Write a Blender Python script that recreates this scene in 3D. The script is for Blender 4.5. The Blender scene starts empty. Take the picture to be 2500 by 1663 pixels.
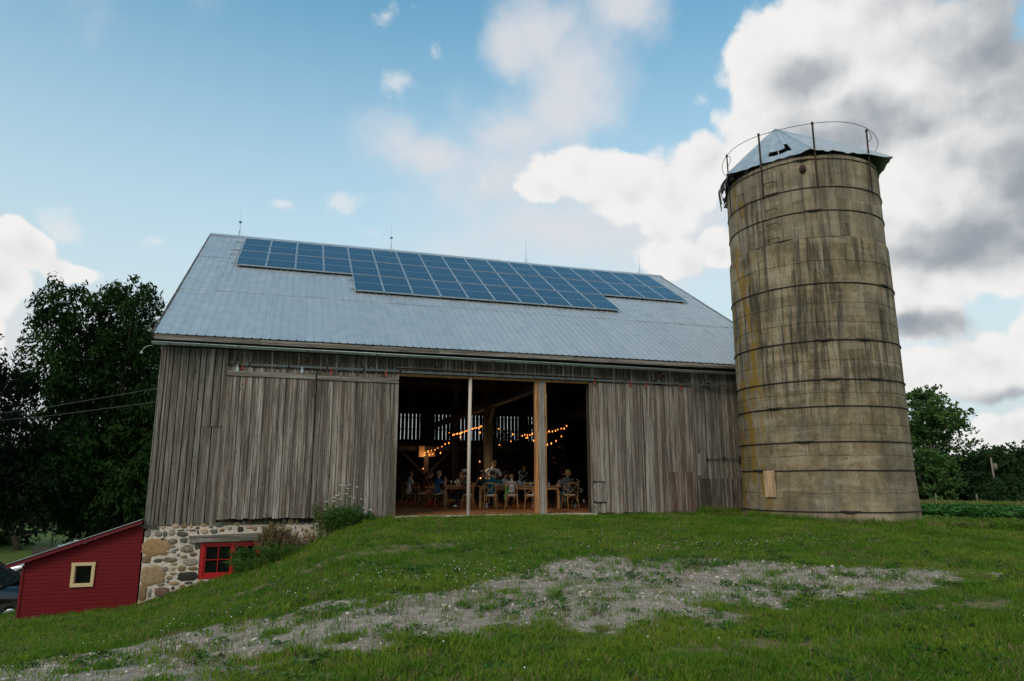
import bpy, bmesh, math, random
import numpy as np
from mathutils import Vector, Matrix, Euler
random.seed(7); RNG = np.random.default_rng(11)
PI = math.pi
SC = bpy.context.scene
COL = SC.collection

# ------------------------------------------------------------------ camera, sky, sun, exposure
CAM = Vector((3.425, -20.17, 1.0))
cd = bpy.data.cameras.new('camera'); cam = bpy.data.objects.new('camera', cd); COL.objects.link(cam)
cd.sensor_width = 36.0; cd.lens = 36.0 * 1705.2 / 2500.0; cd.clip_end = 3000; cd.clip_start = 0.1
_yaw, _pit, _rol = -0.3024, 0.1964, -0.0014
cam.location = CAM
cam.rotation_euler = (Euler((PI/2 + _pit, 0, _yaw)).to_matrix() @ Matrix.Rotation(_rol, 3, 'Z')).to_euler()
SC.camera = cam
SC.view_settings.view_transform = 'Standard'; SC.view_settings.look = 'None'
SC.view_settings.exposure = 0.0; SC.view_settings.gamma = 1.0; SC.view_settings.use_curve_mapping = False
SC.cycles.max_bounces = 6; SC.cycles.diffuse_bounces = 3; SC.cycles.glossy_bounces = 3
SC.cycles.transmission_bounces = 4; SC.cycles.transparent_max_bounces = 6
SC.cycles.use_denoising = True

SUN_EL, SUN_AZ = math.radians(38), math.radians(222)     # azimuth measured clockwise from +Y
world = bpy.data.worlds.new('World'); SC.world = world; world.use_nodes = True
WN = world.node_tree.nodes; WL = world.node_tree.links; WN.clear()
def wn(t, **k):
    n = WN.new(t)
    for a, b in k.items(): setattr(n, a, b)
    return n
def wmath(op, a, b=None, c=None, clamp=False):
    n = wn('ShaderNodeMath', operation=op, use_clamp=clamp)
    for i, v in enumerate((a, b, c)):
        if v is None: continue
        if isinstance(v, (int, float)): n.inputs[i].default_value = v
        else: WL.new(v, n.inputs[i])
    return n.outputs[0]
def wmix(f, a, b, mode='MIX'):
    n = wn('ShaderNodeMix', data_type='RGBA', blend_type=mode)
    for i, v in ((0, f), (6, a), (7, b)):
        if isinstance(v, (int, float)): n.inputs[i].default_value = v
        elif isinstance(v, tuple): n.inputs[i].default_value = v + (1,)
        else: WL.new(v, n.inputs[i])
    return n.outputs[2]
SKY_TINT = (1.32, 2.42, 2.15)
def build_world():
    out = wn('ShaderNodeOutputWorld'); bg = wn('ShaderNodeBackground'); bg.inputs[1].default_value = 0.1
    sky = wn('ShaderNodeTexSky', sky_type='NISHITA', sun_disc=False, sun_elevation=SUN_EL, sun_rotation=SUN_AZ,
             air_density=1.0, dust_density=0.6, ozone_density=2.0, altitude=200)
    tc = wn('ShaderNodeTexCoord'); sep = wn('ShaderNodeSeparateXYZ'); WL.new(tc.outputs['Generated'], sep.inputs[0])
    X, Y, Z = sep.outputs
    az = wmath('MULTIPLY', wmath('ARCTAN2', X, Y), 180/PI)
    el = wmath('MULTIPLY', wmath('ARCSINE', Z), 180/PI)
    ae = wn('ShaderNodeCombineXYZ'); WL.new(az, ae.inputs[0]); WL.new(el, ae.inputs[1])
    def noise(scale, detail, rough, vec=None, off=(0, 0, 0), lac=2.0):
        m = wn('ShaderNodeMapping'); WL.new(vec or tc.outputs['Generated'], m.inputs[0]); m.inputs['Location'].default_value = off
        n = wn('ShaderNodeTexNoise'); WL.new(m.outputs[0], n.inputs['Vector'])
        n.inputs['Scale'].default_value = scale; n.inputs['Detail'].default_value = detail
        n.inputs['Roughness'].default_value = rough; n.inputs['Lacunarity'].default_value = lac
        return n
    warp = noise(6.0, 4, .55); ws = wn('ShaderNodeVectorMath', operation='SUBTRACT'); WL.new(warp.outputs['Color'], ws.inputs[0]); ws.inputs[1].default_value = (.5, .5, .5)
    wsc = wn('ShaderNodeVectorMath', operation='SCALE'); WL.new(ws.outputs[0], wsc.inputs[0]); wsc.inputs['Scale'].default_value = 5.0
    aew = wn('ShaderNodeVectorMath', operation='ADD'); WL.new(ae.outputs[0], aew.inputs[0]); WL.new(wsc.outputs[0], aew.inputs[1])
    def blob(b, vec):
        s = wn('ShaderNodeVectorMath', operation='SUBTRACT'); WL.new(vec, s.inputs[0]); s.inputs[1].default_value = (b[0], b[1], 0)
        m = wn('ShaderNodeVectorMath', operation='MULTIPLY'); WL.new(s.outputs[0], m.inputs[0]); m.inputs[1].default_value = (1/b[2], 1/b[3], 0)
        l = wn('ShaderNodeVectorMath', operation='LENGTH'); WL.new(m.outputs[0], l.inputs[0])
        return wmath('SUBTRACT', 1.0, l.outputs['Value'])
    def field(L, vec=None):
        acc = None
        for b in L:
            f = blob(b, vec or aew.outputs[0])
            acc = f if acc is None else wmath('SMOOTH_MAX', acc, f, .25)
        return wmath('MAXIMUM', acc, -1.0)
    def mapr(v, a, b, c=0., d=1.):
        m = wn('ShaderNodeMapRange', interpolation_type='SMOOTHSTEP'); WL.new(v, m.inputs[0])
        for i, k in enumerate((a, b, c, d)): m.inputs[i+1].default_value = k
        return m.outputs[0]
    CUM = [(38.8,31.2,4.2,3.6),(38.0,26.5,3.2,3.4),(46.5,32.5,8.5,7.0),(43.0,25.5,6.5,2.8),(54,36,9,7),(51,21.5,7.5,3.0),(57,21,7,5),(51,27,9,7),(52,15.2,9.5,4.6),(46.0,20.0,5.5,4.0),(51.5,7.6,8.0,2.6),(57,8.2,7,2.6),(52.5,2.4,8.5,2.6),(50,22,9,7),(48.5,11.0,3.5,1.8),
           (22.8,24.8,4.2,2.6),(27.0,23.6,5.2,3.4),(31.0,22.4,4.6,3.4),(34.0,24.4,4.0,2.6),(31.2,17.6,3.6,2.1),(34.3,17.8,3.0,1.9),(20.4,23.4,2.6,1.8),
           (-18.3,15.3,2.5,1.6),(-15.9,14.6,1.7,1.0),(-19.6,12.6,2.8,2.0),(-20.6,9.0,2.0,3.0),
           (70,20,12,10),(75,8,16,5),(-35,12,12,5),(-60,22,16,8),(-100,15,25,7),(110,18,25,9),(150,25,25,10),(-150,22,22,8),(180,12,20,5),(80,40,18,9),(-130,50,40,12),(60,60,30,8),(140,55,30,10)]
    PUFF = [(6.6,35.4,2.2,1.4),(10.8,33.2,1.0,1.0),(7.4,30.8,1.7,1.8),(14.4,24.2,1.7,1.2),(15.4,23.9,1.4,.8),(3.4,22.2,2.3,1.2),(5.2,19.6,1.3,1.0),(-16.4,17.5,2.4,1.0),(-10.7,17.6,1.3,.8),(-1.9,21.5,1.3,.6),(34.2,29.0,1.2,1.0)]
    THIN = [(23.3,31.8,4.6,4.6),(21.5,29.5,4,3.5),(17.4,28.0,6.5,3.0),(10.0,26.0,7.0,2.6),(27.0,36.3,3.9,3.2),(15.5,24.0,9,4.2),(22,19.8,12,4.2),(17.4,34.3,2.4,2.4),(-18.7,7.0,7.7,7.1),(31.3,19.5,8.9,4.6),(27,21,9,3.5),(20,35,4,3),(-60,35,30,12),(100,45,40,15),(-140,35,40,15)]
    GREY = [(57.0,31,8.5,12),(46,25.0,6.5,2.6),(42,29.2,3.6,2.0),(54,15.8,9.5,3.4),(48,10.6,5.7,1.0),(53,5.4,5.7,.8),(57,20,5,4),(70,20,14,12)]
    def off(o):
        m = wn('ShaderNodeVectorMath', operation='ADD'); WL.new(tc.outputs['Generated'], m.inputs[0]); m.inputs[1].default_value = o; return m.outputs[0]
    def billow(vec):      # round heads on round heads, roughened: -.5...5
        a = noise(8.0, 8, .62, vec).outputs[0]
        wv = wn('ShaderNodeVectorMath', operation='ADD'); nn = noise(12.0, 3, .5, vec); sc_ = wn('ShaderNodeVectorMath', operation='SCALE'); WL.new(nn.outputs['Color'], sc_.inputs[0]); sc_.inputs['Scale'].default_value = .06; WL.new(vec, wv.inputs[0]); WL.new(sc_.outputs[0], wv.inputs[1])
        out = wmath('MULTIPLY', wmath('SUBTRACT', a, .5), 1.15)
        for sc, am in ((13.0, .34), (31.0, .17)):
            v = wn('ShaderNodeTexVoronoi', feature='F1'); WL.new(wv.outputs[0], v.inputs['Vector']); v.inputs['Scale'].default_value = sc
            out = wmath('ADD', out, wmath('MULTIPLY', wmath('SUBTRACT', .42, v.outputs['Distance']), am*1.7))
        return out
    b0 = billow(off((0, 0, 0))); b1 = billow(off((-.018, -.006, .020))); n3 = noise(20.0, 8, .66); nl = noise(3.6, 5, .55, off=(3, 1, 7))
    fc = wmath('ADD', wmath('MULTIPLY', wmath('ADD', field(CUM), .08), 1.0), b0)
    cum = mapr(fc, -.03, .26)
    fp = wmath('ADD', wmath('MULTIPLY', field(PUFF), .9), wmath('ADD', wmath('MULTIPLY', b0, .9), wmath('MULTIPLY', wmath('SUBTRACT', n3.outputs[0], .5), 2.6)))
    ft = wmath('ADD', wmath('MULTIPLY', field(THIN), .8), wmath('MULTIPLY', wmath('SUBTRACT', nl.outputs[0], .5), 1.3))
    ft = wmath('ADD', ft, wmath('ADD', wmath('MULTIPLY', b0, .35), wmath('MULTIPLY', wmath('SUBTRACT', n3.outputs[0], .5), .7)))
    mp = mapr(fp, .02, .95, 0, .58); mt = mapr(ft, -.42, .65, 0, .86)
    fg = field(GREY); mg = mapr(wmath('ADD', fg, wmath('MULTIPLY', wmath('SUBTRACT', nl.outputs[0], .5), .55)), -.45, .8)
    deep = mapr(fc, .15, 1.2); rel = wmath('MULTIPLY', wmath('SUBTRACT', b0, b1), .80)
    sh = wmath('SUBTRACT', wmath('ADD', .94, rel), wmath('ADD', wmath('MULTIPLY', mg, .74), wmath('MULTIPLY', deep, .16)))
    sh = mapr(sh, -.15, 1.0)
    ccol = wmix(sh, (3.1, 3.5, 3.95), (8.9, 8.8, 8.7))
    # clear sky: the Nishita sky, graded a little towards the photograph's teal and lifted near the horizon
    tint = wmix(1.0, sky.outputs[0], SKY_TINT, 'MULTIPLY')
    base = wmix(mapr(el, 44, 5, 0, .97), tint, (6.5, 7.4, 7.7))
    c = wmix(mt, base, (7.3, 7.35, 7.6))
    c = wmix(mp, c, (8.3, 8.3, 8.3))
    c = wmix(cum, c, ccol)
    # below the horizon the world is only ever seen by light
    gr = wn('ShaderNodeMapRange'); WL.new(el, gr.inputs[0]); gr.inputs[1].default_value = 0; gr.inputs[2].default_value = -3
    c = wmix(gr.outputs[0], c, (.8, 1.0, .6))
    WL.new(c, bg.inputs[0]); WL.new(bg.outputs[0], out.inputs[0])
build_world()
world.cycles.sampling_method = 'MANUAL'; world.cycles.sample_map_resolution = 512

sl = bpy.data.lights.new('sun', 'SUN'); sun = bpy.data.objects.new('sun', sl); COL.objects.link(sun)
sl.energy = 1.45; sl.angle = math.radians(22); sl.color = (1.0, .84, .66)
sd = Vector((math.sin(SUN_AZ)*math.cos(SUN_EL), math.cos(SUN_AZ)*math.cos(SUN_EL), math.sin(SUN_EL)))
sun.rotation_euler = sd.to_track_quat('Z', 'Y').to_euler()

# ------------------------------------------------------------------ helpers
def props(o, label=None, cat=None, group=None, kind=None):
    if label: o['label'] = label
    if cat: o['category'] = cat
    if group: o['group'] = group
    if kind: o['kind'] = kind
    return o
def empty(name, loc=(0, 0, 0), rz=0, label=None, cat=None, group=None, parent=None):
    o = bpy.data.objects.new(name, None); o.empty_display_size = .2; COL.objects.link(o)
    o.location = loc; o.rotation_euler = (0, 0, rz)
    if parent: o.parent = parent
    return props(o, label, cat, group)
def link(name, me, parent=None, loc=None, rot=None, scale=None, kind=None, label=None):
    o = bpy.data.objects.new(name, me); COL.objects.link(o)
    if parent is not None: o.parent = parent
    if loc is not None: o.location = loc
    if rot is not None: o.rotation_euler = rot
    if scale is not None: o.scale = scale
    if kind: o['kind'] = kind
    if label: o['label'] = label
    return o
def copy_tree(o, parent=None):
    c = o.copy(); COL.objects.link(c); c.parent = parent
    for ch in list(o.children): copy_tree(ch, c)
    return c
class MB:
    """collects boxes, tubes and sheets and links them as ONE mesh"""
    def __init__(s): s.v = []; s.f = []; s.m = []; s.sm = []
    def add(s, vs, fs, mi=0, smooth=False):
        b = len(s.v); s.v += [tuple(v) for v in vs]
        for f in fs: s.f.append([i + b for i in f]); s.m.append(mi); s.sm.append(smooth)
    def box(s, c, d, rot=None, mi=0, taper=1.0):
        hx, hy, hz = d[0]/2, d[1]/2, d[2]/2
        vs = [Vector((x*hx*(taper if z > 0 else 1), y*hy*(taper if z > 0 else 1), z*hz)) for z in (-1, 1) for y in (-1, 1) for x in (-1, 1)]
        if rot is not None:
            M = rot if isinstance(rot, Matrix) else Euler(rot).to_matrix(); vs = [M @ v for v in vs]
        c = Vector(c); vs = [v + c for v in vs]
        s.add(vs, [(0, 2, 3, 1), (4, 5, 7, 6), (0, 1, 5, 4), (2, 6, 7, 3), (0, 4, 6, 2), (1, 3, 7, 5)], mi); return s
    def beam(s, a, b, w, h, mi=0, up=(0, 0, 1)):
        a = Vector(a); b = Vector(b); d = b - a; L = d.length; z = d.normalized(); u = Vector(up)
        if abs(z.dot(u)) > .98: u = Vector((0, 1, 0))
        x = u.cross(z).normalized(); y = z.cross(x)
        M = Matrix((x, y, z)).transposed()
        return s.box((a + b)/2, (w, h, L), M, mi)
    def tube(s, pts, r, n=8, mi=0, cap=True, smooth=True):
        pts = [Vector(p) for p in pts]; rs = r if isinstance(r, (list, tuple)) else [r]*len(pts)
        rings = []; ref = None
        for i, p in enumerate(pts):
            t = (pts[min(i+1, len(pts)-1)] - pts[max(i-1, 0)]).normalized()
            if ref is None:
                ref = Vector((0, 0, 1)) if abs(t.z) < .9 else Vector((1, 0, 0))
            x = ref.cross(t)
            if x.length < 1e-4: x = Vector((1, 0, 0)).cross(t)
            x.normalize(); y = t.cross(x); ref = t.cross(x).cross(t) * 0 + y
            ref = y.cross(t) * 0 + ref
            rings.append([p + (x*math.cos(2*PI*k/n) + y*math.sin(2*PI*k/n))*rs[i] for k in range(n)])
        vs = [v for R in rings for v in R]; fs = []
        for i in range(len(pts)-1):
            for k in range(n):
                a = i*n + k; b = i*n + (k+1) % n; fs.append((a, b, b+n, a+n))
        if cap: fs.append(tuple(range(n-1, -1, -1))); fs.append(tuple((len(pts)-1)*n + k for k in range(n)))
        s.add(vs, fs, mi, smooth); return s
    def lathe(s, prof, n=24, c=(0, 0, 0), mi=0, smooth=True, a0=0, a1=2*PI):
        full = abs(a1 - a0 - 2*PI) < 1e-6; m = n if full else n + 1
        vs = [(c[0] + r*math.cos(a0 + (a1-a0)*k/n), c[1] + r*math.sin(a0 + (a1-a0)*k/n), c[2] + z) for r, z in prof for k in range(m)]
        fs = []
        for i in range(len(prof)-1):
            for k in range(n):
                a = i*m + k; b = i*m + (k+1) % m; fs.append((a, b, b+m, a+m))
        s.add(vs, fs, mi, smooth); return s
    def sphere(s, c, r, n=10, m=7, mi=0):
        r = r if isinstance(r, (tuple, list)) else (r, r, r)
        vs = [(c[0], c[1], c[2] - r[2])]; fs = []
        for i in range(1, m):
            t = PI*i/m
            for k in range(n): vs.append((c[0] + r[0]*math.sin(t)*math.cos(2*PI*k/n), c[1] + r[1]*math.sin(t)*math.sin(2*PI*k/n), c[2] - r[2]*math.cos(t)))
        vs.append((c[0], c[1], c[2] + r[2])); top = len(vs) - 1
        for k in range(n): fs.append((0, 1 + (k+1) % n, 1 + k)); fs.append((top, 1 + (m-2)*n + k, 1 + (m-2)*n + (k+1) % n))
        for i in range(m-2):
            for k in range(n):
                a = 1 + i*n + k; b = 1 + i*n + (k+1) % n; fs.append((a, b, b+n, a+n))
        s.add(vs, fs, mi, True); return s
    def mesh(s, name, mats):
        me = bpy.data.meshes.new(name); me.from_pydata(s.v, [], s.f)
        for m in (mats if isinstance(mats, (list, tuple)) else [mats]): me.materials.append(m)
        me.polygons.foreach_set('material_index', s.m); me.polygons.foreach_set('use_smooth', s.sm); me.update()
        return me
    def build(s, name, mats, parent=None, **k): return link(name, s.mesh(name, mats), parent, **k)
def quads(name, V, mat, smooth=False, kind=None):
    """V (N,4,3) numpy -> one mesh of quads"""
    n = len(V); me = bpy.data.meshes.new(name)
    me.vertices.add(n*4); me.vertices.foreach_set('co', V.reshape(-1).astype(np.float32))
    me.loops.add(n*4); me.loops.foreach_set('vertex_index', np.arange(n*4, dtype=np.int32))
    me.polygons.add(n); me.polygons.foreach_set('loop_start', np.arange(0, n*4, 4, dtype=np.int32))
    me.materials.append(mat); me.update(calc_edges=True)
    return me

# ------------------------------------------------------------------ materials
MATS = {}
class NT:
    def __init__(s, name):
        s.mat = bpy.data.materials.new(name); s.mat.use_nodes = True; s.n = s.mat.node_tree.nodes; s.l = s.mat.node_tree.links
        s.b = s.n['Principled BSDF']; MATS[name] = s.mat
    def node(s, t, **k):
        n = s.n.new(t)
        for a, b in k.items(): setattr(n, a, b)
        return n
    def set(s, sock, v):
        if isinstance(v, tuple) and len(v) == 3 and sock.type == 'RGBA': v = v + (1,)
        if isinstance(v, (int, float, tuple)): sock.default_value = v
        else: s.l.new(v, sock)
    def math(s, op, a, b=None, c=None, clamp=False):
        n = s.node('ShaderNodeMath', operation=op, use_clamp=clamp)
        for i, v in enumerate((a, b, c)):
            if v is not None: s.set(n.inputs[i], v)
        return n.outputs[0]
    def mix(s, f, a, b, mode='MIX'):
        n = s.node('ShaderNodeMix', data_type='RGBA', blend_type=mode); s.set(n.inputs[0], f); s.set(n.inputs[6], a); s.set(n.inputs[7], b); return n.outputs[2]
    def pos(s): return s.node('ShaderNodeNewGeometry').outputs['Position']
    def obj(s): return s.node('ShaderNodeTexCoord').outputs['Object']
    def rnd(s): return s.node('ShaderNodeObjectInfo').outputs['Random']
    def vmul(s, v, k, off=None):
        m = s.node('ShaderNodeVectorMath', operation='MULTIPLY'); s.l.new(v, m.inputs[0]); m.inputs[1].default_value = k
        if off is None: return m.outputs[0]
        a = s.node('ShaderNodeVectorMath', operation='ADD'); s.l.new(m.outputs[0], a.inputs[0])
        c = s.node('ShaderNodeCombineXYZ'); s.set(c.inputs[0], off); s.set(c.inputs[2], off); s.l.new(c.outputs[0], a.inputs[1]); return a.outputs[0]
    def noise(s, v, scale=1, detail=4, rough=.55, dist=0):
        n = s.node('ShaderNodeTexNoise'); s.l.new(v, n.inputs['Vector']); n.inputs['Scale'].default_value = scale
        n.inputs['Detail'].default_value = detail; n.inputs['Roughness'].default_value = rough; n.inputs['Distortion'].default_value = dist
        return n.outputs[0]
    def vor(s, v, scale=1, feature='F1', rnd=1.0):
        n = s.node('ShaderNodeTexVoronoi', feature=feature); s.l.new(v, n.inputs['Vector']); n.inputs['Scale'].default_value = scale; n.inputs['Randomness'].default_value = rnd
        return n
    def ramp(s, f, stops, interp='LINEAR'):
        n = s.node('ShaderNodeValToRGB'); s.l.new(f, n.inputs[0]); e = n.color_ramp.elements; n.color_ramp.interpolation = interp
        while len(e) > 1: e.remove(e[-1])
        for i, (p, c) in enumerate(stops):
            x = e[0] if i == 0 else e.new(p)
            x.position = p; x.color = (c if isinstance(c, tuple) else (c, c, c)) + (1,)
        return n.outputs[0]
    def mr(s, v, a, b, c=0., d=1., smooth=True):
        n = s.node('ShaderNodeMapRange', interpolation_type='SMOOTHSTEP' if smooth else 'LINEAR'); s.l.new(v, n.inputs[0])
        for i, k in enumerate((a, b, c, d)): n.inputs[i+1].default_value = k
        return n.outputs[0]
    def bump(s, h, strength=.3, dist=.01):
        n = s.node('ShaderNodeBump'); n.inputs['Strength'].default_value = strength; n.inputs['Distance'].default_value = dist
        s.l.new(h, n.inputs['Height']); s.l.new(n.outputs[0], s.b.inputs['Normal'])
    def out(s, col=None, rough=.8, metal=0., spec=None):
        if col is not None: s.set(s.b.inputs['Base Color'], col)
        s.set(s.b.inputs['Roughness'], rough); s.set(s.b.inputs['Metallic'], metal)
        if spec is not None: s.b.inputs['Specular IOR Level'].default_value = spec
        return s.mat
def flat(name, col, rough=.7, metal=0., spec=.4, var=.0, nscale=30):
    t = NT(name)
    n = t.noise(t.pos(), nscale, 4); f = t.mr(n, .3, .7, 1-.18-var, 1.1+var, False)
    cc = t.node('ShaderNodeCombineXYZ'); 
    for i in range(3): t.set(cc.inputs[i], f)
    return t.out(t.mix(1.0, tuple(col), cc.outputs[0], 'MULTIPLY'), rough, metal, spec)

def wood(name, cols, axis='Z', red=0.0, stain=1.0, lightk=1.0, vsc=1.0, tint=None):
    """weathered board: long grain along `axis`, knots, checks, stains and a tone of its own per board"""
    t = NT(name); p = t.pos(); r = t.rnd(); off = t.math('MULTIPLY', r, 37.0)
    def sc(a, b):                       # a across, b along
        a *= vsc; b *= vsc
        return {'Z': (a, a, b), 'X': (b, a, a), 'Y': (a, b, a)}[axis]
    grain = t.noise(t.vmul(p, sc(42, 1.6), off), 1, 6, .65, .3)
    fine = t.noise(t.vmul(p, sc(120, 3.0), off), 1, 3, .6)
    streak = t.noise(t.vmul(p, sc(9, .35), off), 1, 4, .6)
    blot = t.noise(t.vmul(p, sc(3.0, .8), off), 1, 3, .5); mid = t.noise(t.vmul(p, sc(9.5, .26), off), 1, 6, .62)
    tone = t.ramp(r, [(0, cols[0]), (.3, cols[1]), (.55, cols[2]), (.8, cols[3]), (1, cols[0])])
    c = t.mix(t.mr(grain, .36, .66), t.mix(.62, tone, (.04, .032, .024)), tone)
    c = t.mix(t.mr(mid, .42, .56, .66*min(1, stain), 0), c, (.045, .037, .028)); c = t.mix(t.mr(mid, .53, .68, 0, .50*stain), c, (.44*lightk, .405*lightk, .365*lightk))
    c = t.mix(t.mr(fine, .52, .74, 0, .45), c, (.46*lightk, .42*lightk, .37*lightk)); lt = t.noise(t.vmul(p, sc(7, .5), t.math('ADD', off, 11.0)), 1, 3, .5); c = t.mix(t.mr(lt, .54, .70, 0, .40), c, (.40*lightk, .375*lightk, .34*lightk))
    c = t.mix(t.math('MULTIPLY', t.mr(streak, .50, .72), .62*stain), c, (.06, .052, .04))
    c = t.mix(t.mr(blot, .55, .8, 0, .35), c, (.17, .155, .12))
    kn = t.vor(t.vmul(p, sc(4.5, 1.9), off), 1, 'F1').outputs['Distance']
    knd = t.vor(t.vmul(p, sc(16, 5.5), off), 1, 'F1').outputs['Distance']
    c = t.mix(t.mr(kn, .085, .035), c, (.03, .022, .016))
    c = t.mix(t.mr(knd, .11, .05, 0, .75), c, (.02, .016, .012))
    chk = t.noise(t.vmul(p, sc(26, .5), off), 1, 2, .4)
    c = t.mix(t.mr(t.math('ABSOLUTE', t.math('SUBTRACT', chk, .5)), .012, .004, 0, .8), c, (.02, .017, .013))
    if red > 0:
        rn = t.noise(t.vmul(p, sc(11, 4.5), off), 1, 5, .7); big = t.noise(t.vmul(p, sc(1.0, .7)), 1, 2, .5)
        m = t.math('MULTIPLY', t.mr(rn, .61, .68), t.mr(big, .40, .55))
        c = t.mix(t.math('MULTIPLY', m, red), c, (.23, .035, .018))
    if tint: c = t.mix(1.0, c, tint, 'MULTIPLY')
    t.bump(grain, .5, .006)
    return t.out(c, .85, 0, .25)
GREYS = [(.24, .215, .18), (.17, .15, .12), (.30, .28, .25), (.21, .195, .165)]
DARKG = [(.085, .07, .05), (.045, .037, .028), (.13, .11, .085), (.065, .055, .04)]  # dark stain, deepened further to paint in the shade under the eave
M_door = wood('door_boards', [(.35, .285, .235), (.225, .178, .142), (.46, .405, .355), (.33, .272, .225)], red=.9)
M_wall = wood('wall_boards', [(.25, .228, .195), (.17, .152, .125), (.33, .305, .27), (.215, .195, .165)], stain=.9)
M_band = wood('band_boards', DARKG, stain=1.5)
M_hbeam = wood('horizontal_boards', [(.26, .235, .20), (.21, .185, .15), (.30, .275, .24), (.24, .215, .18)], axis='X')
M_fresh = wood('tan_lumber', [(.50, .32, .18), (.46, .28, .14), (.54, .38, .24), (.48, .31, .17)], stain=.3, lightk=1.3, tint=(1.30, .92, .62))
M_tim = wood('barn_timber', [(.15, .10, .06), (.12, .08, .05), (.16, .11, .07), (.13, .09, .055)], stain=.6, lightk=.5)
M_timY = wood('barn_timber_lengthwise', [(.08, .055, .035), (.06, .045, .03), (.085, .06, .04), (.07, .05, .03)], axis='Y', stain=.6, lightk=.3)  # same timber coloured darker, so the beams catch less lamp glow
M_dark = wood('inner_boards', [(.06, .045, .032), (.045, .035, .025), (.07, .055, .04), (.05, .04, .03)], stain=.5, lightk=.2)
M_floor = wood('floor_boards', [(.34, .18, .085), (.28, .15, .07), (.37, .21, .11), (.31, .165, .08)], axis='Y', stain=.4, lightk=.9, tint=(1.35, .88, .52))
M_pine = wood('pale_board', [(.68, .50, .34), (.70, .52, .36), (.66, .48, .33), (.68, .5, .34)], stain=.05, lightk=1.9, vsc=.6, tint=(1.12, 1.0, .88))
M_table = flat('table_wood', (.50, .235, .08), .5, var=.15, nscale=9)
M_chair = flat('chair_wood', (.46, .245, .09), .5, var=.1)
M_white = flat('cream_cloth', (.72, .66, .58), .9)
M_pole = flat('white_pole_paint', (.64, .54, .46), .6, var=.08)
M_silver = wood('silvered_timber', [(.50, .45, .39), (.48, .43, .37), (.52, .47, .41), (.50, .45, .39)], stain=.6, lightk=1.4, vsc=.6)
M_conc = None

def m_roof(name='roof_metal', lines=.38):
    t = NT(name); p = t.pos(); r = t.rnd()
    n = t.noise(t.vmul(p, (3, 3, 3)), 1, 4, .6); st = t.noise(t.vmul(p, (14, .5, .5)), 1, 4, .6)
    c = t.mix(t.mr(n, .3, .7), (.50, .54, .555), (.57, .60, .61))
    c = t.mix(t.mr(st, .55, .8, 0, .35), c, (.27, .32, .35))
    c = t.mix(t.math('MULTIPLY', r, .14), c, (.25, .29, .32))
    sx_ = t.node('ShaderNodeSeparateXYZ'); t.l.new(t.obj(), sx_.inputs[0]); fr = t.math('FRACT', t.math('ADD', t.math('DIVIDE', sx_.outputs[0], .23), 10.0)); ln = t.mr(t.math('ABSOLUTE', t.math('SUBTRACT', fr, .40)), .055, .02); c = t.mix(t.math('MULTIPLY', ln, lines), c, (.17, .20, .22))
    return t.out(c, t.mr(n, .3, .7, .38, .5), .55, .5)
M_roof = m_roof(); M_cap = m_roof('cap_metal', 0.0)
def m_galv(name, col=(.42, .47, .48), rough=.45):
    t = NT(name); n = t.noise(t.pos(), 9, 5, .6)
    c = t.mix(t.mr(n, .35, .7), tuple(col), tuple(x*.72 for x in col)); return t.out(c, rough, .6, .5)
M_galv = m_galv('galvanised_steel', (.52, .58, .58)); M_alu = m_galv('aluminium_frame', (.62, .66, .68), .35)
M_track = m_galv('old_track_steel', (.15, .175, .175), .6)
M_rust = flat('rusty_iron', (.055, .03, .022), .85, .2, var=.2)
M_iron = flat('dark_iron', (.035, .028, .024), .7, .3, var=.2)
M_redp = flat('faded_red_paint', (.30, .06, .035), .7, var=.25, nscale=60)
def m_solar():
    t = NT('solar_cells'); o = t.obj(); s = t.node('ShaderNodeSeparateXYZ'); t.l.new(o, s.inputs[0])
    def line(v, per, w, ph=0.):
        f = t.math('FRACT', t.math('ADD', t.math('DIVIDE', v, per), 100.5 + ph)); return t.mr(t.math('ABSOLUTE', t.math('SUBTRACT', f, .5)), w/per, w/per*.5)
    cell = t.math('MAXIMUM', line(s.outputs[0], .158, .006), line(s.outputs[1], .158, .0045))
    bus = line(s.outputs[0], .0526, .0028)
    mid = t.mr(t.math('ABSOLUTE', s.outputs[1]), .016, .009)
    r = t.rnd(); n = t.noise(t.vmul(t.pos(), (6, 6, 6)), 1, 3)
    c = t.mix(r, (.012, .035, .075), (.018, .05, .095))
    c = t.mix(t.mr(n, .3, .7, 0, .5), c, (.012, .028, .06))
    c = t.mix(t.math('MULTIPLY', bus, .45), c, (.16, .24, .30))
    c = t.mix(t.math('MULTIPLY', cell, .5), c, (.10, .17, .22))
    c = t.mix(t.math('MULTIPLY', mid, .8), c, (.35, .42, .46))
    return t.out(c, .07, .0, .55)
M_solar = m_solar()
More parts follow.
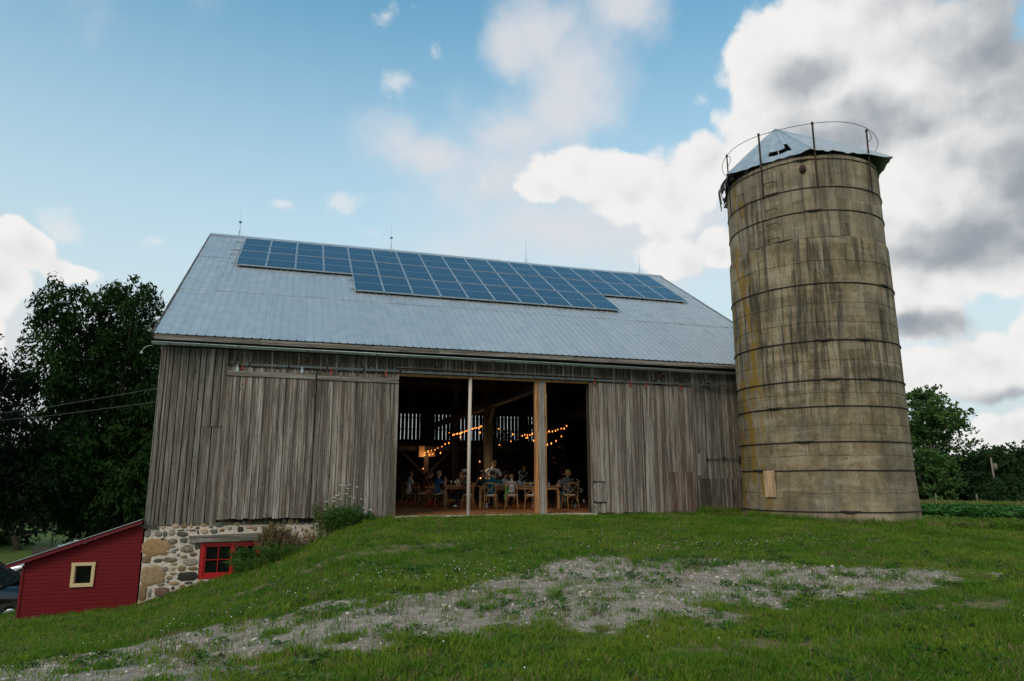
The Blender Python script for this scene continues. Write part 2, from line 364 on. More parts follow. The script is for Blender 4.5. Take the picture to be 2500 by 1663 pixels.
def m_concrete(name, stave=False):
    t = NT(name); o = t.pos(); s = t.node('ShaderNodeSeparateXYZ'); lo = t.node('ShaderNodeVectorMath', operation='SUBTRACT')
    t.l.new(o, lo.inputs[0]); lo.inputs[1].default_value = (18.85, -2.45, 0); L = lo.outputs[0]; t.l.new(L, s.inputs[0])
    base = t.noise(t.vmul(L, (2.2, 2.2, .9)), 1, 6, .6)
    c = t.ramp(base, [(.3, (.12, .088, .050)), (.42, (.23, .172, .098)), (.54, (.33, .25, .145)), (.66, (.40, .33, .225))])
    blue = t.noise(t.vmul(L, (1.6, 1.6, .6)), 1, 3, .5); c = t.mix(t.mr(blue, .54, .7, 0, .55), c, (.20, .20, .17))
    fine = t.noise(L, 26, 6, .7); c = t.mix(t.mr(fine, .42, .70, 0, .65), c, (.075, .060, .040)); med = t.noise(L, 7, 5, .7); c = t.mix(t.mr(med, .52, .68, 0, .6), c, (.12, .095, .062)); bd = t.noise(t.vmul(L, (.5, .5, 3.2)), 1, 4, .6); c = t.mix(t.mr(bd, .52, .66, 0, .5), c, (.13, .105, .07)); c = t.mix(t.mr(bd, .38, .46, .4, 0), c, (.42, .36, .27)); c = t.mix(t.mr(med, .36, .46, .45, 0), c, (.36, .31, .24)); c = t.mix(t.mr(fine, .62, .8, 0, .5), c, (.40, .36, .29))
    # dark weather streaks run down from each hoop
    st = t.noise(t.vmul(L, (4.6, 4.6, .28)), 1, 5, .62); st2 = t.noise(t.vmul(L, (11, 11, .7)), 1, 4, .65); blk = t.noise(t.vmul(L, (.9, .9, .42)), 1, 3, .5)
    m = t.math('MULTIPLY', t.mr(st, .43, .56), t.mr(st2, .32, .56)); m = t.math('MULTIPLY', m, t.mr(blk, .34, .50))
    hi = t.mr(s.outputs[2], 1.8, 4.2, .25, 1.0); m = t.math('MULTIPLY', m, hi)
    grit = t.mr(t.noise(L, 42, 4, .7), .36, .6, .55, 1.0)
    ang = t.math('ARCTAN2', s.outputs[1], s.outputs[0]); cv = t.node('ShaderNodeCombineXYZ'); t.set(cv.inputs[0], t.math('FLOOR', t.math('ADD', t.math('MULTIPLY', ang, 2.6), t.math('MULTIPLY', t.noise(t.vmul(L, (3, 3, 1.5)), 1, 3), .5)))); t.set(cv.inputs[1], t.math('FLOOR', t.math('MULTIPLY', s.outputs[2], 1.45)))
    wnn = t.node('ShaderNodeTexWhiteNoise', noise_dimensions='3D'); t.l.new(cv.outputs[0], wnn.inputs[0]); c = t.mix(t.mr(wnn.outputs[0], .1, 1, .0, .38, False), c, (.105, .09, .065)); c = t.mix(t.mr(wnn.outputs[0], .25, .0, 0, .35, False), c, (.36, .31, .235))
    c = t.mix(t.math('MULTIPLY', t.math('MULTIPLY', m, .96), grit), c, (.030, .027, .020))
    wh = t.math('MULTIPLY', t.mr(t.noise(t.vmul(L, (7.5, 7.5, .5)), 1, 4, .6), .58, .70), .5); c = t.mix(wh, c, (.37, .33, .27))
    # ochre lichen on the side towards the barn
    li = t.noise(t.vmul(L, (3.4, 3.4, .9)), 1, 4, .5); side = t.mr(t.math('ADD', t.math('MULTIPLY', s.outputs[0], -.966), t.math('MULTIPLY', s.outputs[1], .259)), 2.08, 2.26)
    c = t.mix(t.math('MULTIPLY', t.math('MULTIPLY', t.mr(li, .50, .56), side), .9), c, (.24, .145, .022))
    if stave:
        r = t.rnd(); c = t.mix(t.math('MULTIPLY', r, .35), c, (.36, .31, .23))
        c = t.mix(t.mr(t.math('FRACT', t.math('MULTIPLY', r, 7.3)), .6, 1, 0, .35), c, (.12, .10, .065))
    h = t.math('ADD', t.math('MULTIPLY', fine, .6), t.noise(L, 70, 3, .6)); t.bump(h, .55, .012)
    return t.out(c, .92, 0, .2)
M_silo = m_concrete('silo_concrete'); M_stave = m_concrete('silo_stave_concrete', True)
M_mortar = flat('lime_mortar', (.56, .49, .40), .95, var=.2, nscale=14)
def m_stone(name, c1, c2, c3, sp=0.0):
    t = NT(name); p = t.pos(); n = t.noise(p, 13, 7, .68); n2 = t.noise(p, 45, 4, .7); r = t.rnd()
    c = t.ramp(n, [(.3, c1), (.5, c2), (.7, c3)]); c = t.mix(t.mr(n2, .5, .75, 0, .5), c, tuple(x*.35 for x in c1))
    c = t.mix(t.math('MULTIPLY', r, .25), c, (.20, .17, .13))
    if sp: c = t.mix(t.mr(t.noise(p, 28, 5, .75), .55, .62, 0, sp), c, (.42, .39, .34))
    t.bump(n, .5, .02); return t.out(c, .88, 0, .25)
STONE = {'g': m_stone('grey_stone', (.14, .12, .10), (.22, .19, .155), (.28, .25, .21)), 'o': m_stone('orange_stone', (.26, .145, .06), (.38, .22, .10), (.46, .30, .17)),
 'b': m_stone('brown_stone', (.13, .08, .035), (.22, .135, .06), (.28, .19, .10)), 't': m_stone('tan_stone', (.22, .145, .07), (.33, .225, .12), (.42, .31, .19)),
 'e': m_stone('green_grey_stone', (.05, .06, .05), (.10, .115, .095), (.16, .17, .145)), 'd': m_stone('dark_stone', (.02, .022, .022), (.05, .05, .048), (.11, .10, .09), .25),
 'k': m_stone('black_stone', (.008, .008, .008), (.02, .018, .016), (.045, .04, .035)), 'p': m_stone('pinkish_stone', (.26, .20, .16), (.34, .27, .22), (.42, .35, .29)),
 'h': m_stone('peach_stone', (.36, .24, .15), (.46, .32, .21), (.5, .38, .27)), 'r': m_stone('maroon_stone', (.07, .03, .022), (.15, .07, .05), (.22, .12, .08), .3),
 'm': m_stone('mottled_stone', (.06, .045, .03), (.17, .12, .075), (.38, .32, .25), .6), 'l': m_stone('olive_stone', (.12, .085, .03), (.21, .16, .07), (.30, .24, .14)), 'w': m_stone('pale_stone', (.4, .38, .34), (.5, .47, .43), (.55, .52, .48))}
def m_lap():
    t = NT('red_clapboard'); p = t.pos(); n = t.noise(t.vmul(p, (1.4, 1.4, 24)), 1, 4, .6); f = t.noise(t.vmul(p, (4, 4, 90)), 1, 3, .6)
    c = t.mix(t.mr(n, .35, .7), (.125, .002, .004), (.15, .003, .005)); c = t.mix(t.mr(f, .6, .8, 0, .25), c, (.16, .025, .022)); return t.out(c, .7, 0, .25)
M_lap = m_lap(); M_redtrim = flat('red_trim_paint', (.15, .006, .010), .5); M_redwin = flat('bright_red_paint', (.42, .006, .008), .5)
M_yel = flat('cream_window_trim', (.62, .47, .25), .6); M_found = flat('pale_foundation', (.42, .34, .24), .9, var=.15)
def m_glass_dark(name='dark_glass', col=(.006, .008, .008), rough=.05):
    t = NT(name); return t.out(tuple(col), rough, 0, .5)
M_glass = m_glass_dark()

def m_ground():
    t = NT('ground_cover'); p = t.pos(); a = t.node('ShaderNodeAttribute', attribute_name='lane'); b = t.node('ShaderNodeAttribute', attribute_name='bare')
    n = t.noise(p, 1.6, 6, .65); n2 = t.noise(p, 9, 5, .65); n3 = t.noise(p, 60, 4, .7); big = t.noise(p, .35, 3, .5)
    g = t.ramp(n, [(.3, (.038, .075, .010)), (.5, (.066, .115, .016)), (.7, (.13, .14, .035))])
    g = t.mix(t.mr(n3, .45, .75, 0, .6), g, (.018, .032, .008))
    g = t.mix(t.mr(big, .55, .7, 0, .35), g, (.10, .105, .035))
    st = t.vor(p, 38).outputs['Distance']
    gv = t.ramp(n2, [(.3, (.25, .205, .155)), (.5, (.36, .305, .24)), (.7, (.46, .40, .33))]); gv = t.mix(t.mr(n3, .38, .66, 0, .7), gv, (.11, .088, .062)); rut = t.noise(t.vmul(p, (.5, 2.6, 1)), 1, 4, .6); gv = t.mix(t.mr(rut, .54, .68, 0, .55), gv, (.15, .115, .07)); gv = t.mix(t.mr(st, .25, .05, 0, .4), gv, (.5, .47, .43))
    gv = t.mix(t.mr(n, .5, .68, 0, .45), gv, (.17, .13, .085))
    m = t.math('ADD', a.outputs['Fac'], t.math('MULTIPLY', t.math('SUBTRACT', n2, .5), 1.2)); m = t.math('ADD', m, t.math('MULTIPLY', t.math('SUBTRACT', n, .5), .9))
    c = t.mix(t.mr(m, .28, .50), g, gv)
    m2 = t.math('ADD', b.outputs['Fac'], t.math('MULTIPLY', t.math('SUBTRACT', n2, .5), 1.6)); c = t.mix(t.mr(m2, .5, .75), c, (.20, .145, .085))
    t.bump(t.math('ADD', n2, t.math('MULTIPLY', n3, .5)), .7, .03); return t.out(c, .95, 0, .15)
M_ground = m_ground()
def m_leaf(name, cols, trans=.25, scale=.8, rough=.6):
    t = NT(name); p = t.pos(); n = t.noise(p, scale, 3, .6); r = t.rnd(); n2 = t.noise(p, scale*7, 3, .6)
    f = t.math('ADD', t.math('MULTIPLY', n, .55), t.math('ADD', t.math('MULTIPLY', n2, .3), t.math('MULTIPLY', r, .2)))
    c = t.ramp(f, [(.32, cols[0]), (.52, cols[1]), (.72, cols[2])])
    t.out(c, .8, 0, .10)
    tr = t.node('ShaderNodeBsdfTranslucent'); t.l.new(t.mix(.4, c, (.10, .14, .02)), tr.inputs[0]); mx = t.node('ShaderNodeMixShader'); mx.inputs[0].default_value = trans
    t.l.new(t.b.outputs[0], mx.inputs[1]); t.l.new(tr.outputs[0], mx.inputs[2]); t.l.new(mx.outputs[0], t.n['Material Output'].inputs[0]); return t.mat
M_grass = m_leaf('grass_blades', [(.038, .104, .008), (.090, .200, .014), (.23, .285, .03)], .3, .6)
M_dry = m_leaf('dry_grass', [(.16, .12, .05), (.22, .17, .08), (.26, .20, .10)], .2, 2)
M_weed = m_leaf('broad_weed_leaves', [(.03, .085, .02), (.05, .13, .025), (.10, .18, .035)], .25, 1.5)
M_bluew = m_leaf('bluish_weed_leaves', [(.03, .07, .02), (.05, .10, .025), (.08, .13, .035)], .2, 2)
M_bush = m_leaf('bush_leaves', [(.02, .05, .012), (.045, .075, .02), (.09, .10, .03)], .2, 3)
M_seed = m_leaf('brown_seed_heads', [(.09, .06, .03), (.15, .10, .05), (.20, .14, .07)], .1, 4)
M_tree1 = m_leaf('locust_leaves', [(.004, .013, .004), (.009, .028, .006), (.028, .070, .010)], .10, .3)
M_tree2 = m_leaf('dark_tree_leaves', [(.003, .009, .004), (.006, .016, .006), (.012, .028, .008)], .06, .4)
M_tree3 = m_leaf('cottonwood_leaves', [(.034, .075, .022), (.062, .13, .035), (.11, .19, .05)], .25, .4)
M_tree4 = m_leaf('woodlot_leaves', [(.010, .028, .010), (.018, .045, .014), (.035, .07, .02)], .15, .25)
M_crop = m_leaf('crop_leaves', [(.025, .10, .022), (.045, .145, .03), (.075, .19, .045)], .25, .4)
M_bark = flat('tree_bark', (.075, .06, .045), .95, var=.25); M_barkp = flat('pale_bark', (.24, .21, .17), .95, var=.25)
M_flower = flat('white_petals', (.75, .75, .70), .8); M_pebble = flat('pale_pebbles', (.46, .41, .35), .9, var=.35, nscale=12)
M_black = flat('black_paint', (.006, .007, .008), .12, 0, .6)

# ------------------------------------------------------------------ the ground
def sst(t):
    t = np.clip(t, 0, 1); return t*t*(3-2*t)
DU = np.array([-30, -1, 0, .6, 1.5, 2.4, 3.5, 4.65, 5.3, 6, 8.5, 10, 14, 20, 60])/9.5
DV = np.array([0, 0, .02, .12, .46, .96, 1.32, 1.62, 1.85, 2.12, 2.28, 2.5, 3.0, 3.3, 3.6])/2.42
def terrain(x, y):
    x = np.asarray(x, float); y = np.asarray(y, float); ym = np.minimum(y, 0); ymm = np.maximum(ym, -20)
    xr = 6.0 + .15*ymm; xl = 3.425 - .344*(ymm + 20.17); w = (xr - x)/np.maximum(xr - xl, 3.0)
    dl = np.interp(ym, [-20, -16, -14, -12, -10, -8, -6, -4, -2, 0], [-.1, -.1, .0, .36, .77, 1.16, 1.51, 1.83, 2.11, 2.36])
    g = 0
    for k in (-.06, -.03, 0, .03, .06): g = g + np.interp(w + k, DU, DV)/5
    z = -0.06 - dl*g - 0.45*sst(-y/20)
    z = z - .28*sst((y+1)/6)*sst((-2.4-x)/2.5) - 2.1*sst((y-8)/34)*sst(-x/5)
    z = z - 0.28*sst((x-16)/6)*sst((3-np.abs(y+2)*.2)/3) - 0.42*sst((x-18.5)/7)*sst((y+13)/7)
    r = np.hypot(x-3.4, y+20.2)
    z = z - 0.85*sst((r-26)/50)*sst((x-12)/10)
    ins = sst((x+.1)/.4)*sst((20.4-x)/.3)*sst((y-.15)/.25)*sst((18.2-y)/.3)
    z = z - 0.45*ins
    return z + 0.04*np.sin(x*.9+y*.4)*np.sin(y*.7-x*.3)*sst(-y/3)*sst((r-2)/6)
def tz(x, y): return float(terrain(x, y))
# the gravel lane's two edges, in world metres
UPX = [-6, -1, .8, 2.2, 3.66, 5.14, 6.39, 7.69, 9.0, 10.32, 11.32, 12.2, 13.4, 15, 19]; UPY = [-11.6, -11.7, -11.64, -11.3, -11.5, -11.5, -10.7, -9.1, -9.5, -9.9, -10.7, -11.4, -11.9, -12.2, -12.2]
DNX = [-6, 0, 1.7, 2.86, 3.62, 4.76, 5.87, 6.61, 7.46, 8.0, 9.31, 10.5, 12.5, 15, 19]; DNY = [-15.5, -15.3, -14.6, -14.35, -13.85, -13.5, -13.4, -13.73, -13.8, -13.5, -13.1, -12.96, -12.5, -12.35, -12.3]
def lane(x, y):
    u = np.interp(x, UPX, UPY); d = np.interp(x, DNX, DNY); m = np.minimum(u - y, y - d)
    f = np.clip(.5 + m/1.1, 0, 1)*np.interp(x, [8, 11, 13.5, 17], [1, .80, .50, .12])
    return np.where(x < 6, f*.93, f)
BARE = [(3.1, -6.6, 1.1, .45), (3.8, -7.2, 1.5, .5), (4.9, -7.4, 1.5, .45), (5.8, -6.9, 1.2, .4), (3.5, -2.0, 1.0, .4), (16.5, -6.5, .6, .3), (7.5, -14.6, 1.5, .3), (10.5, -13.8, 1.6, .3)]
def bare(x, y):
    f = np.zeros_like(np.asarray(x, float))
    for a, b, rx, ry in BARE: f = np.maximum(f, 1 - np.hypot((x-a)/rx, (y-b)/ry)*.6)
    return np.clip(f, 0, 1)
def axis(lo, hi, steps):
    out = [lo]; v = lo
    while v < hi:
        s = next(st for (a, b, st) in steps if a <= v < b); v += s; out.append(v)
    return np.array(out)
gx = axis(-400, 500, [(-400, -60, 20), (-60, -14, 1.5), (-14, -6, .4), (-6, 24, .12), (24, 40, .5), (40, 110, 2), (110, 501, 25)])
gy = axis(-300, 600, [(-300, -40, 20), (-40, -19, 1), (-19, 1.0, .12), (1.0, 24, .5), (24, 110, 2), (110, 601, 25)])
GX, GY = np.meshgrid(gx, gy); GZ = terrain(GX, GY)
me = bpy.data.meshes.new('ground'); nx, ny = len(gx), len(gy)
me.vertices.add(nx*ny); me.vertices.foreach_set('co', np.stack([GX, GY, GZ], -1).reshape(-1).astype(np.float32))
ii, jj = np.meshgrid(np.arange(nx-1), np.arange(ny-1)); a = (jj*nx + ii).reshape(-1)
Q = np.stack([a, a+1, a+nx+1, a+nx], -1); nq = len(Q)
me.loops.add(nq*4); me.loops.foreach_set('vertex_index', Q.reshape(-1).astype(np.int32)); me.polygons.add(nq); me.polygons.foreach_set('loop_start', np.arange(0, nq*4, 4, dtype=np.int32))
me.polygons.foreach_set('use_smooth', np.ones(nq, bool)); me.update(calc_edges=True)
for nm, fn in (('lane', lane), ('bare', bare)):
    at = me.attributes.new(nm, 'FLOAT', 'POINT'); at.data.foreach_set('value', fn(GX, GY).reshape(-1).astype(np.float32))
me.materials.append(M_ground); props(link('ground', me), kind='structure')

# ------------------------------------------------------------------ scattering of uncountable things (grass, gravel, clover)
def scatter(name, P, R, S, I, sources, label, vscale=None):
    me = bpy.data.meshes.new(name); n = len(P); me.vertices.add(n); me.vertices.foreach_set('co', P.reshape(-1).astype(np.float32))
    for nm, ty, key, arr in (('rot', 'FLOAT_VECTOR', 'vector', R), ('scl', 'FLOAT_VECTOR', 'vector', S), ('idx', 'INT', 'value', I)):
        at = me.attributes.new(nm, ty, 'POINT'); at.data.foreach_set(key, arr.reshape(-1).astype(np.int32 if ty == 'INT' else np.float32))
    o = link(name, me, kind='stuff', label=label)
    ng = bpy.data.node_groups.new(name + '_nodes', 'GeometryNodeTree')
    ng.interface.new_socket('Geometry', in_out='INPUT', socket_type='NodeSocketGeometry'); ng.interface.new_socket('Geometry', in_out='OUTPUT', socket_type='NodeSocketGeometry')
    N = ng.nodes; L = ng.links; gi = N.new('NodeGroupInput'); go = N.new('NodeGroupOutput'); iop = N.new('GeometryNodeInstanceOnPoints'); jn = N.new('GeometryNodeJoinGeometry')
    for s in sources:
        oi = N.new('GeometryNodeObjectInfo'); oi.inputs['Object'].default_value = s; oi.inputs['As Instance'].default_value = True; L.new(oi.outputs['Geometry'], jn.inputs[0])
    def attr(nm, ty):
        n = N.new('GeometryNodeInputNamedAttribute'); n.data_type = ty; n.inputs['Name'].default_value = nm; return n.outputs['Attribute']
    L.new(gi.outputs[0], iop.inputs['Points']); L.new(jn.outputs[0], iop.inputs['Instance']); iop.inputs['Pick Instance'].default_value = True
    L.new(attr('idx', 'INT'), iop.inputs['Instance Index']); L.new(attr('rot', 'FLOAT_VECTOR'), iop.inputs['Rotation']); L.new(attr('scl', 'FLOAT_VECTOR'), iop.inputs['Scale'])
    L.new(iop.outputs[0], go.inputs[0]); md = o.modifiers.new('scatter', 'NODES'); md.node_group = ng
    return o
def source(name, me): return bpy.data.objects.new(name, me)      # never linked to the scene
def blade_clump(n, h0, h1, rad, w, lean=.5, mat=None, seed=0, droop=.4):
    r = random.Random(seed); m = MB()
    for _ in range(n):
        a = r.uniform(0, 2*PI); d = rad*math.sqrt(r.random()); x, y = d*math.cos(a), d*math.sin(a); h = r.uniform(h0, h1); b = r.uniform(0, 2*PI); l = r.uniform(.1, lean)*h
        px, py = math.cos(b + PI/2)*w/2, math.sin(b + PI/2)*w/2; dx, dy = math.cos(b)*l, math.sin(b)*l
        m.add([(x-px, y-py, -.01), (x+px, y+py, -.01), (x+px*.8+dx*.35, y+py*.8+dy*.35, h*.6), (x-px*.8+dx*.35, y-py*.8+dy*.35, h*.6), (x+dx, y+dy, h*(1-droop*r.random()*.5))], [(0, 1, 2, 3), (3, 2, 4)])
    return m.mesh('grass_clump', mat or M_grass)
def leaf_clump(n, rad, ls, hgt, mat, seed=0, name='leaf_clump'):
    r = random.Random(seed); m = MB()
    for _ in range(n):
        a = r.uniform(0, 2*PI); d = rad*r.random()**.6; z = hgt*(.25+.75*r.random())*(1-.5*d/rad); c = Vector((d*math.cos(a), d*math.sin(a), z)); M = Euler((r.uniform(-.7, .7), r.uniform(-.7, .7), a)).to_matrix(); s = ls*r.uniform(.6, 1.2)
        m.add([c + M @ Vector(v) for v in ((-s*.6, 0, 0), (0, -s*.32, .1*s), (s*.6, 0, 0), (0, s*.32, .1*s))], [(0, 1, 2, 3)])
    return m.mesh(name, mat)
def pts_in_view(n, r0, r1, pw=1.0, a0=-23, a1=56):
    a = np.radians(RNG.uniform(a0, a1, n)); r = np.sqrt(RNG.uniform(r0**2, r1**2, n)) if pw == 1 else r0 + (r1-r0)*RNG.random(n)**pw
    x = CAM.x + r*np.sin(a); y = CAM.y + r*np.cos(a)
    ok = ~((x > -.15) & (x < 20.3) & (y > -.12) & (y < 18.5)) & ~((x > -2.75) & (x < 0) & (y > -.05) & (y < 5.0)) & (np.hypot(x-18.85, y+2.45) > 2.5)
    return x[ok], y[ok], r[ok]
def nz(x, y, s, k=0):   # cheap smooth noise
    return .5 + .25*(np.sin(x*s+1.7*k+np.sin(y*s*1.3+k)*1.5) + np.sin(y*s*.9-2.1*k+np.sin(x*s*.7+k*2)*1.7))
def fill(P, ry=.25, smin=.7, smax=1.3, hs=1.0, nidx=4):
    n = len(P); R = np.stack([RNG.uniform(-ry, ry, n), RNG.uniform(-ry, ry, n), RNG.uniform(0, 2*PI, n)], -1); s = RNG.uniform(smin, smax, n)
    S = np.stack([s, s, s*hs*np.ones(n)], -1); return R, S, RNG.integers(0, nidx, n)
def P3(x, y, dz=0.): return np.stack([x, y, terrain(x, y) + dz], -1)
def lawn():
    src = [source('grass_source', blade_clump(22, .03, .075, .11, .006, .9, seed=i)) for i in range(5)] + [source('grass_source', blade_clump(22, .03, .07, .11, .006, .9, mat=M_dry, seed=77))]
    xs = []
    for n, a, b in ((21000, 4.5, 9.5), (34000, 9.5, 21), (20000, 21, 34), (12000, 34, 60)): xs.append(pts_in_view(n, a, b))
    x, y, r = [np.concatenate(k) for k in zip(*xs)]
    g = lane(x, y) + (nz(x, y, 5.1, 1)-.5)*.9 + (nz(x, y, 13., 2)-.5)*.7; b = bare(x, y) + (nz(x, y, 7, 3)-.5)*.5; b = np.where((x < 7) & (y > -8.5), b*1.15, b)
    keep = ((g < .36) | (RNG.random(len(x)) < .055)) & ((b < .5) | (RNG.random(len(x)) < .25)); x, y, r, g = x[keep], y[keep], r[keep], g[keep]
    P = P3(x, y); R, S, I = fill(P, .3, .7, 1.25, 1.0, 5)
    far = np.interp(r, [10, 22, 40], [1, 1.4, 2.6]); S[:, :2] *= far[:, None]; S[:, 2] *= np.interp(r, [10, 22, 60], [1, 1.15, 1.8])*(.55 + .5*nz(x, y, 1.3, 5) + .7*np.maximum(0, nz(x, y, 4.1, 6)-.45))
    near = (y > -.9) & (x > 5) & (x < 18); S[near, 2] *= 1.15
    b = bare(x, y); dry = (nz(x, y, .8, 9) > .70) & (RNG.random(len(x)) < .40) | ((g > .12) & (RNG.random(len(x)) < .42)) | (b > .22) & (RNG.random(len(x)) < .5); I[dry] = 5
    scatter('lawn_grass', P, R, S, I, src, 'short green lawn grass round the barn and the gravel lane')
lawn()
def ground_bits():
    # pebbles of the gravel lane
    st = []
    for k in range(4):
        m = MB(); m.sphere((0, 0, 0), (.5, .38, .26), 6, 4); me = m.mesh('pebble', M_pebble)
        for v in me.vertices: v.co *= random.uniform(.8, 1.2)
        for p in me.polygons: p.use_smooth = False
        st.append(source('pebble_source', me))
    n = 26000; x = RNG.uniform(-3, 19, n); y = RNG.uniform(-15.8, -8.5, n); g = lane(x, y) + (nz(x, y, 3, 1)-.5)*.5
    k = g > .42; x, y = x[k], y[k]; P = P3(x, y, .004); R, S, I = fill(P, .6, .6, 1.4, 1., 4); S *= (.014 + .042*RNG.random(len(x))**8)[:, None]
    scatter('gravel', P, R, S, I, st, 'pale grey gravel worn through the grass of the lane')
    # weeds on and beside the lane
    wd = [source('weed_source', leaf_clump(26, .12, .05, .09, M_weed, i)) for i in range(3)] + [source('weed_source', leaf_clump(24, .12, .055, .08, M_bluew, 9))] + [source('weed_source', blade_clump(16, .06, .14, .06, .007, .8, M_grass, 40+i)) for i in range(3)] + [source('weed_source', blade_clump(14, .06, .13, .06, .006, .7, M_seed, 50))]
    n = 4600; x = RNG.uniform(-2, 19, n); y = RNG.uniform(-15.4, -8.6, n); g = lane(x, y); k = (g > .12) & (nz(x, y, 2.3, 4) + .5*nz(x, y, 7, 8) + .45*RNG.random(n) > .98); x, y = x[k], y[k]
    x2, y2, r2 = pts_in_view(5200, 4.5, 17); k = (lane(x2, y2) < .35) & (nz(x2, y2, 1.7, 12) > .42); x = np.concatenate([x, x2[k]]); y = np.concatenate([y, y2[k]])
    P = P3(x, y); R, S, I = fill(P, .15, .35, 1.0, 1., 8); scatter('lane_weeds', P, R, S, I, wd, 'small broad leaved weeds in the lane and lawn')
    # clover heads
    m = MB(); m.sphere((0, 0, .056), (.006, .006, .0055), 6, 4); m.tube([(0, 0, 0), (0, 0, .058)], .0012, 3, mi=1)
    cl = [source('clover_source', m.mesh('clover', [M_flower, M_grass]))]
    X = []; Y = []
    for cx, cy, sx, sy, n in ((9.8, -6.2, 1.6, .6, 60), (11.6, -8.4, 1.8, .35, 150), (4.7, -10.6, 2.2, .35, 120), (6.0, -9.9, 1.0, .4, 60), (8, -6, 5, 2, 24), (2.5, -9, 2.5, 2, 24), (6, -15.0, 2.5, .5, 10), (12, -14, 3, 1, 12)):
        X.append(RNG.normal(cx, sx, n)); Y.append(RNG.normal(cy, sy, n))
    x = np.concatenate(X); y = np.concatenate(Y); k = (y < -.6) & (lane(x, y) < .6); x, y = x[k], y[k]; P = P3(x, y); R, S, I = fill(P, .25, .7, 1.4, .9, 1)
    scatter('clover_flowers', P, R, S, I, cl, 'white clover heads dotted through the lawn')
    # bean rows of the field to the right
    cr = [source('crop_source', leaf_clump(30, .35, .22, .5, M_crop, 60+i)) for i in range(3)]
    X = []; Y = []
    for k, rr in enumerate(np.arange(39, 63, 1.1)):
        n = int(70 + k*3); a = np.radians(np.linspace(43, 60, n) + RNG.uniform(-.05, .05, n)); X.append(CAM.x + rr*np.sin(a)); Y.append(CAM.y + rr*np.cos(a) + RNG.uniform(-.2, .2, n))
    x = np.concatenate(X); y = np.concatenate(Y); P = P3(x, y); R, S, I = fill(P, .2, 1.1, 1.7, .5, 3); scatter('bean_crop', P, R, S, I, cr, 'dark green bean rows in the field beyond the silo')
    # the rough strip of pale grass before the beans, the tall grass at the foot of the woodlot and behind the car yard
    tg = [source('rough_source', blade_clump(40, .2, .5, .35, .03, .7, M_grass if i < 3 else M_dry, 80+i)) for i in range(5)]
    X = []; Y = []
    for r0, r1, a0, a1, n in ((30.5, 35, 44, 58, 1100), (62, 72, 43, 60, 2600), (42, 66, -21, -9, 2600), (34, 40, -21, -12, 700)):
        a = np.radians(RNG.uniform(a0, a1, n)); r = RNG.uniform(r0, r1, n); X.append(CAM.x + r*np.sin(a)); Y.append(CAM.y + r*np.cos(a))
    x = np.concatenate(X); y = np.concatenate(Y); P = P3(x, y); R, S, I = fill(P, .2, .7, 1.4, 1., 5); S[x < 0] *= 1.5
    near = np.hypot(x-CAM.x, y-CAM.y) < 36; S[near & (x > 0), 2] *= .45; I[near & (x > 0) & (RNG.random(len(x)) < .7)] = 4
    scatter('rough_grass', P, R, S, I, tg, 'tall rough grass along the field edges')
ground_bits()

# ------------------------------------------------------------------ the barn
def plank_mesh(mat, seed):
    """unit board: x -.5...5, y -.5...5, z 0..1 with slightly wandering edges and worn ends"""
    r = random.Random(seed); n = 4; vs = []; fs = []
    for i in range(n+1):
        z = i/n; jl = r.uniform(0, .035); jr = r.uniform(0, .035); jy = r.uniform(-.12, .12)
        for x, y in ((-.5+jl, -.5+jy), (.5-jr, -.5+jy), (.5-jr, .5), (-.5+jl, .5)):
            vs.append((x, y, z + (r.uniform(-.004, .004) if i in (0, n) else 0)))
    for i in range(n):
        for k in range(4):
            a = i*4+k; b = i*4+(k+1) % 4; fs.append((a, b, b+4, a+4))
    fs += [(3, 2, 1, 0), (n*4, n*4+1, n*4+2, n*4+3)]
    me = bpy.data.meshes.new('plank'); me.from_pydata(vs, [], fs); me.materials.append(mat); return me
PM = {}
def plank(parent, x, w, z0, z1, y=0., t=.025, mat=M_wall, name='plank', tilt=.002):
    k = mat.name
    if k not in PM: PM[k] = [plank_mesh(mat, i) for i in range(5)]
    o = link(name, random.choice(PM[k]), parent, (x, y + random.uniform(-.004, .004), z0), (random.uniform(-.002, .002), random.uniform(-tilt, tilt), random.uniform(-.03, .03)), (w, t, z1-z0)); return o
def boards(parent, x0, x1, w, z0, z1, y=0., t=.025, mat=M_wall, gap=.006, zj=.015, name='plank', var=.25, ztop=0):
    x = x0
    while x < x1 - .02:
        ww = min(w*random.uniform(1-var, 1+var), x1-x)
        if x1 - (x+ww) < w*.4: ww = x1-x
        plank(parent, x + ww/2, ww-gap, z0 + random.uniform(-zj, zj), z1 + random.uniform(-ztop, ztop), y, t, mat, name); x += ww
barn = empty('barn', (0, 0, 0), label='old grey timber barn with a metal roof, stone foundation and open sliding doors', cat='barn')
# front wall, left of the doors: the boards as they stand in the photograph
lw = empty('front_wall', parent=barn)
xs = [0.0, .11, .19, .29, .46, .66, .82, .95, 1.1]
for a, b in zip(xs[:-1], xs[1:]): plank(lw, (a+b)/2, (b-a)-.020, -.13 + random.uniform(-.01, .015), 4.48, 0, .026, M_wall, tilt=.001)
for a, b in ((1.1, 1.32), (1.32, 1.5), (1.5, 1.66)): plank(lw, (a+b)/2, (b-a)-.018, 2.395, 4.48, 0, .026, M_wall)
for a, b in ((1.1, 1.36), (1.36, 1.66)): plank(lw, (a+b)/2, (b-a)-.014, -.10, 2.38, 0, .026, M_wall)
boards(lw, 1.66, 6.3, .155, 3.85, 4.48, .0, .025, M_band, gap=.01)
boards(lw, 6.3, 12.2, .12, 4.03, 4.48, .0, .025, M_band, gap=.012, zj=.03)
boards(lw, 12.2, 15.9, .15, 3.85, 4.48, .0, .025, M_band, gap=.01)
boards(lw, 15.9, 20.2, .20, 1.0, 4.48, .0, .026, M_wall, gap=.018)
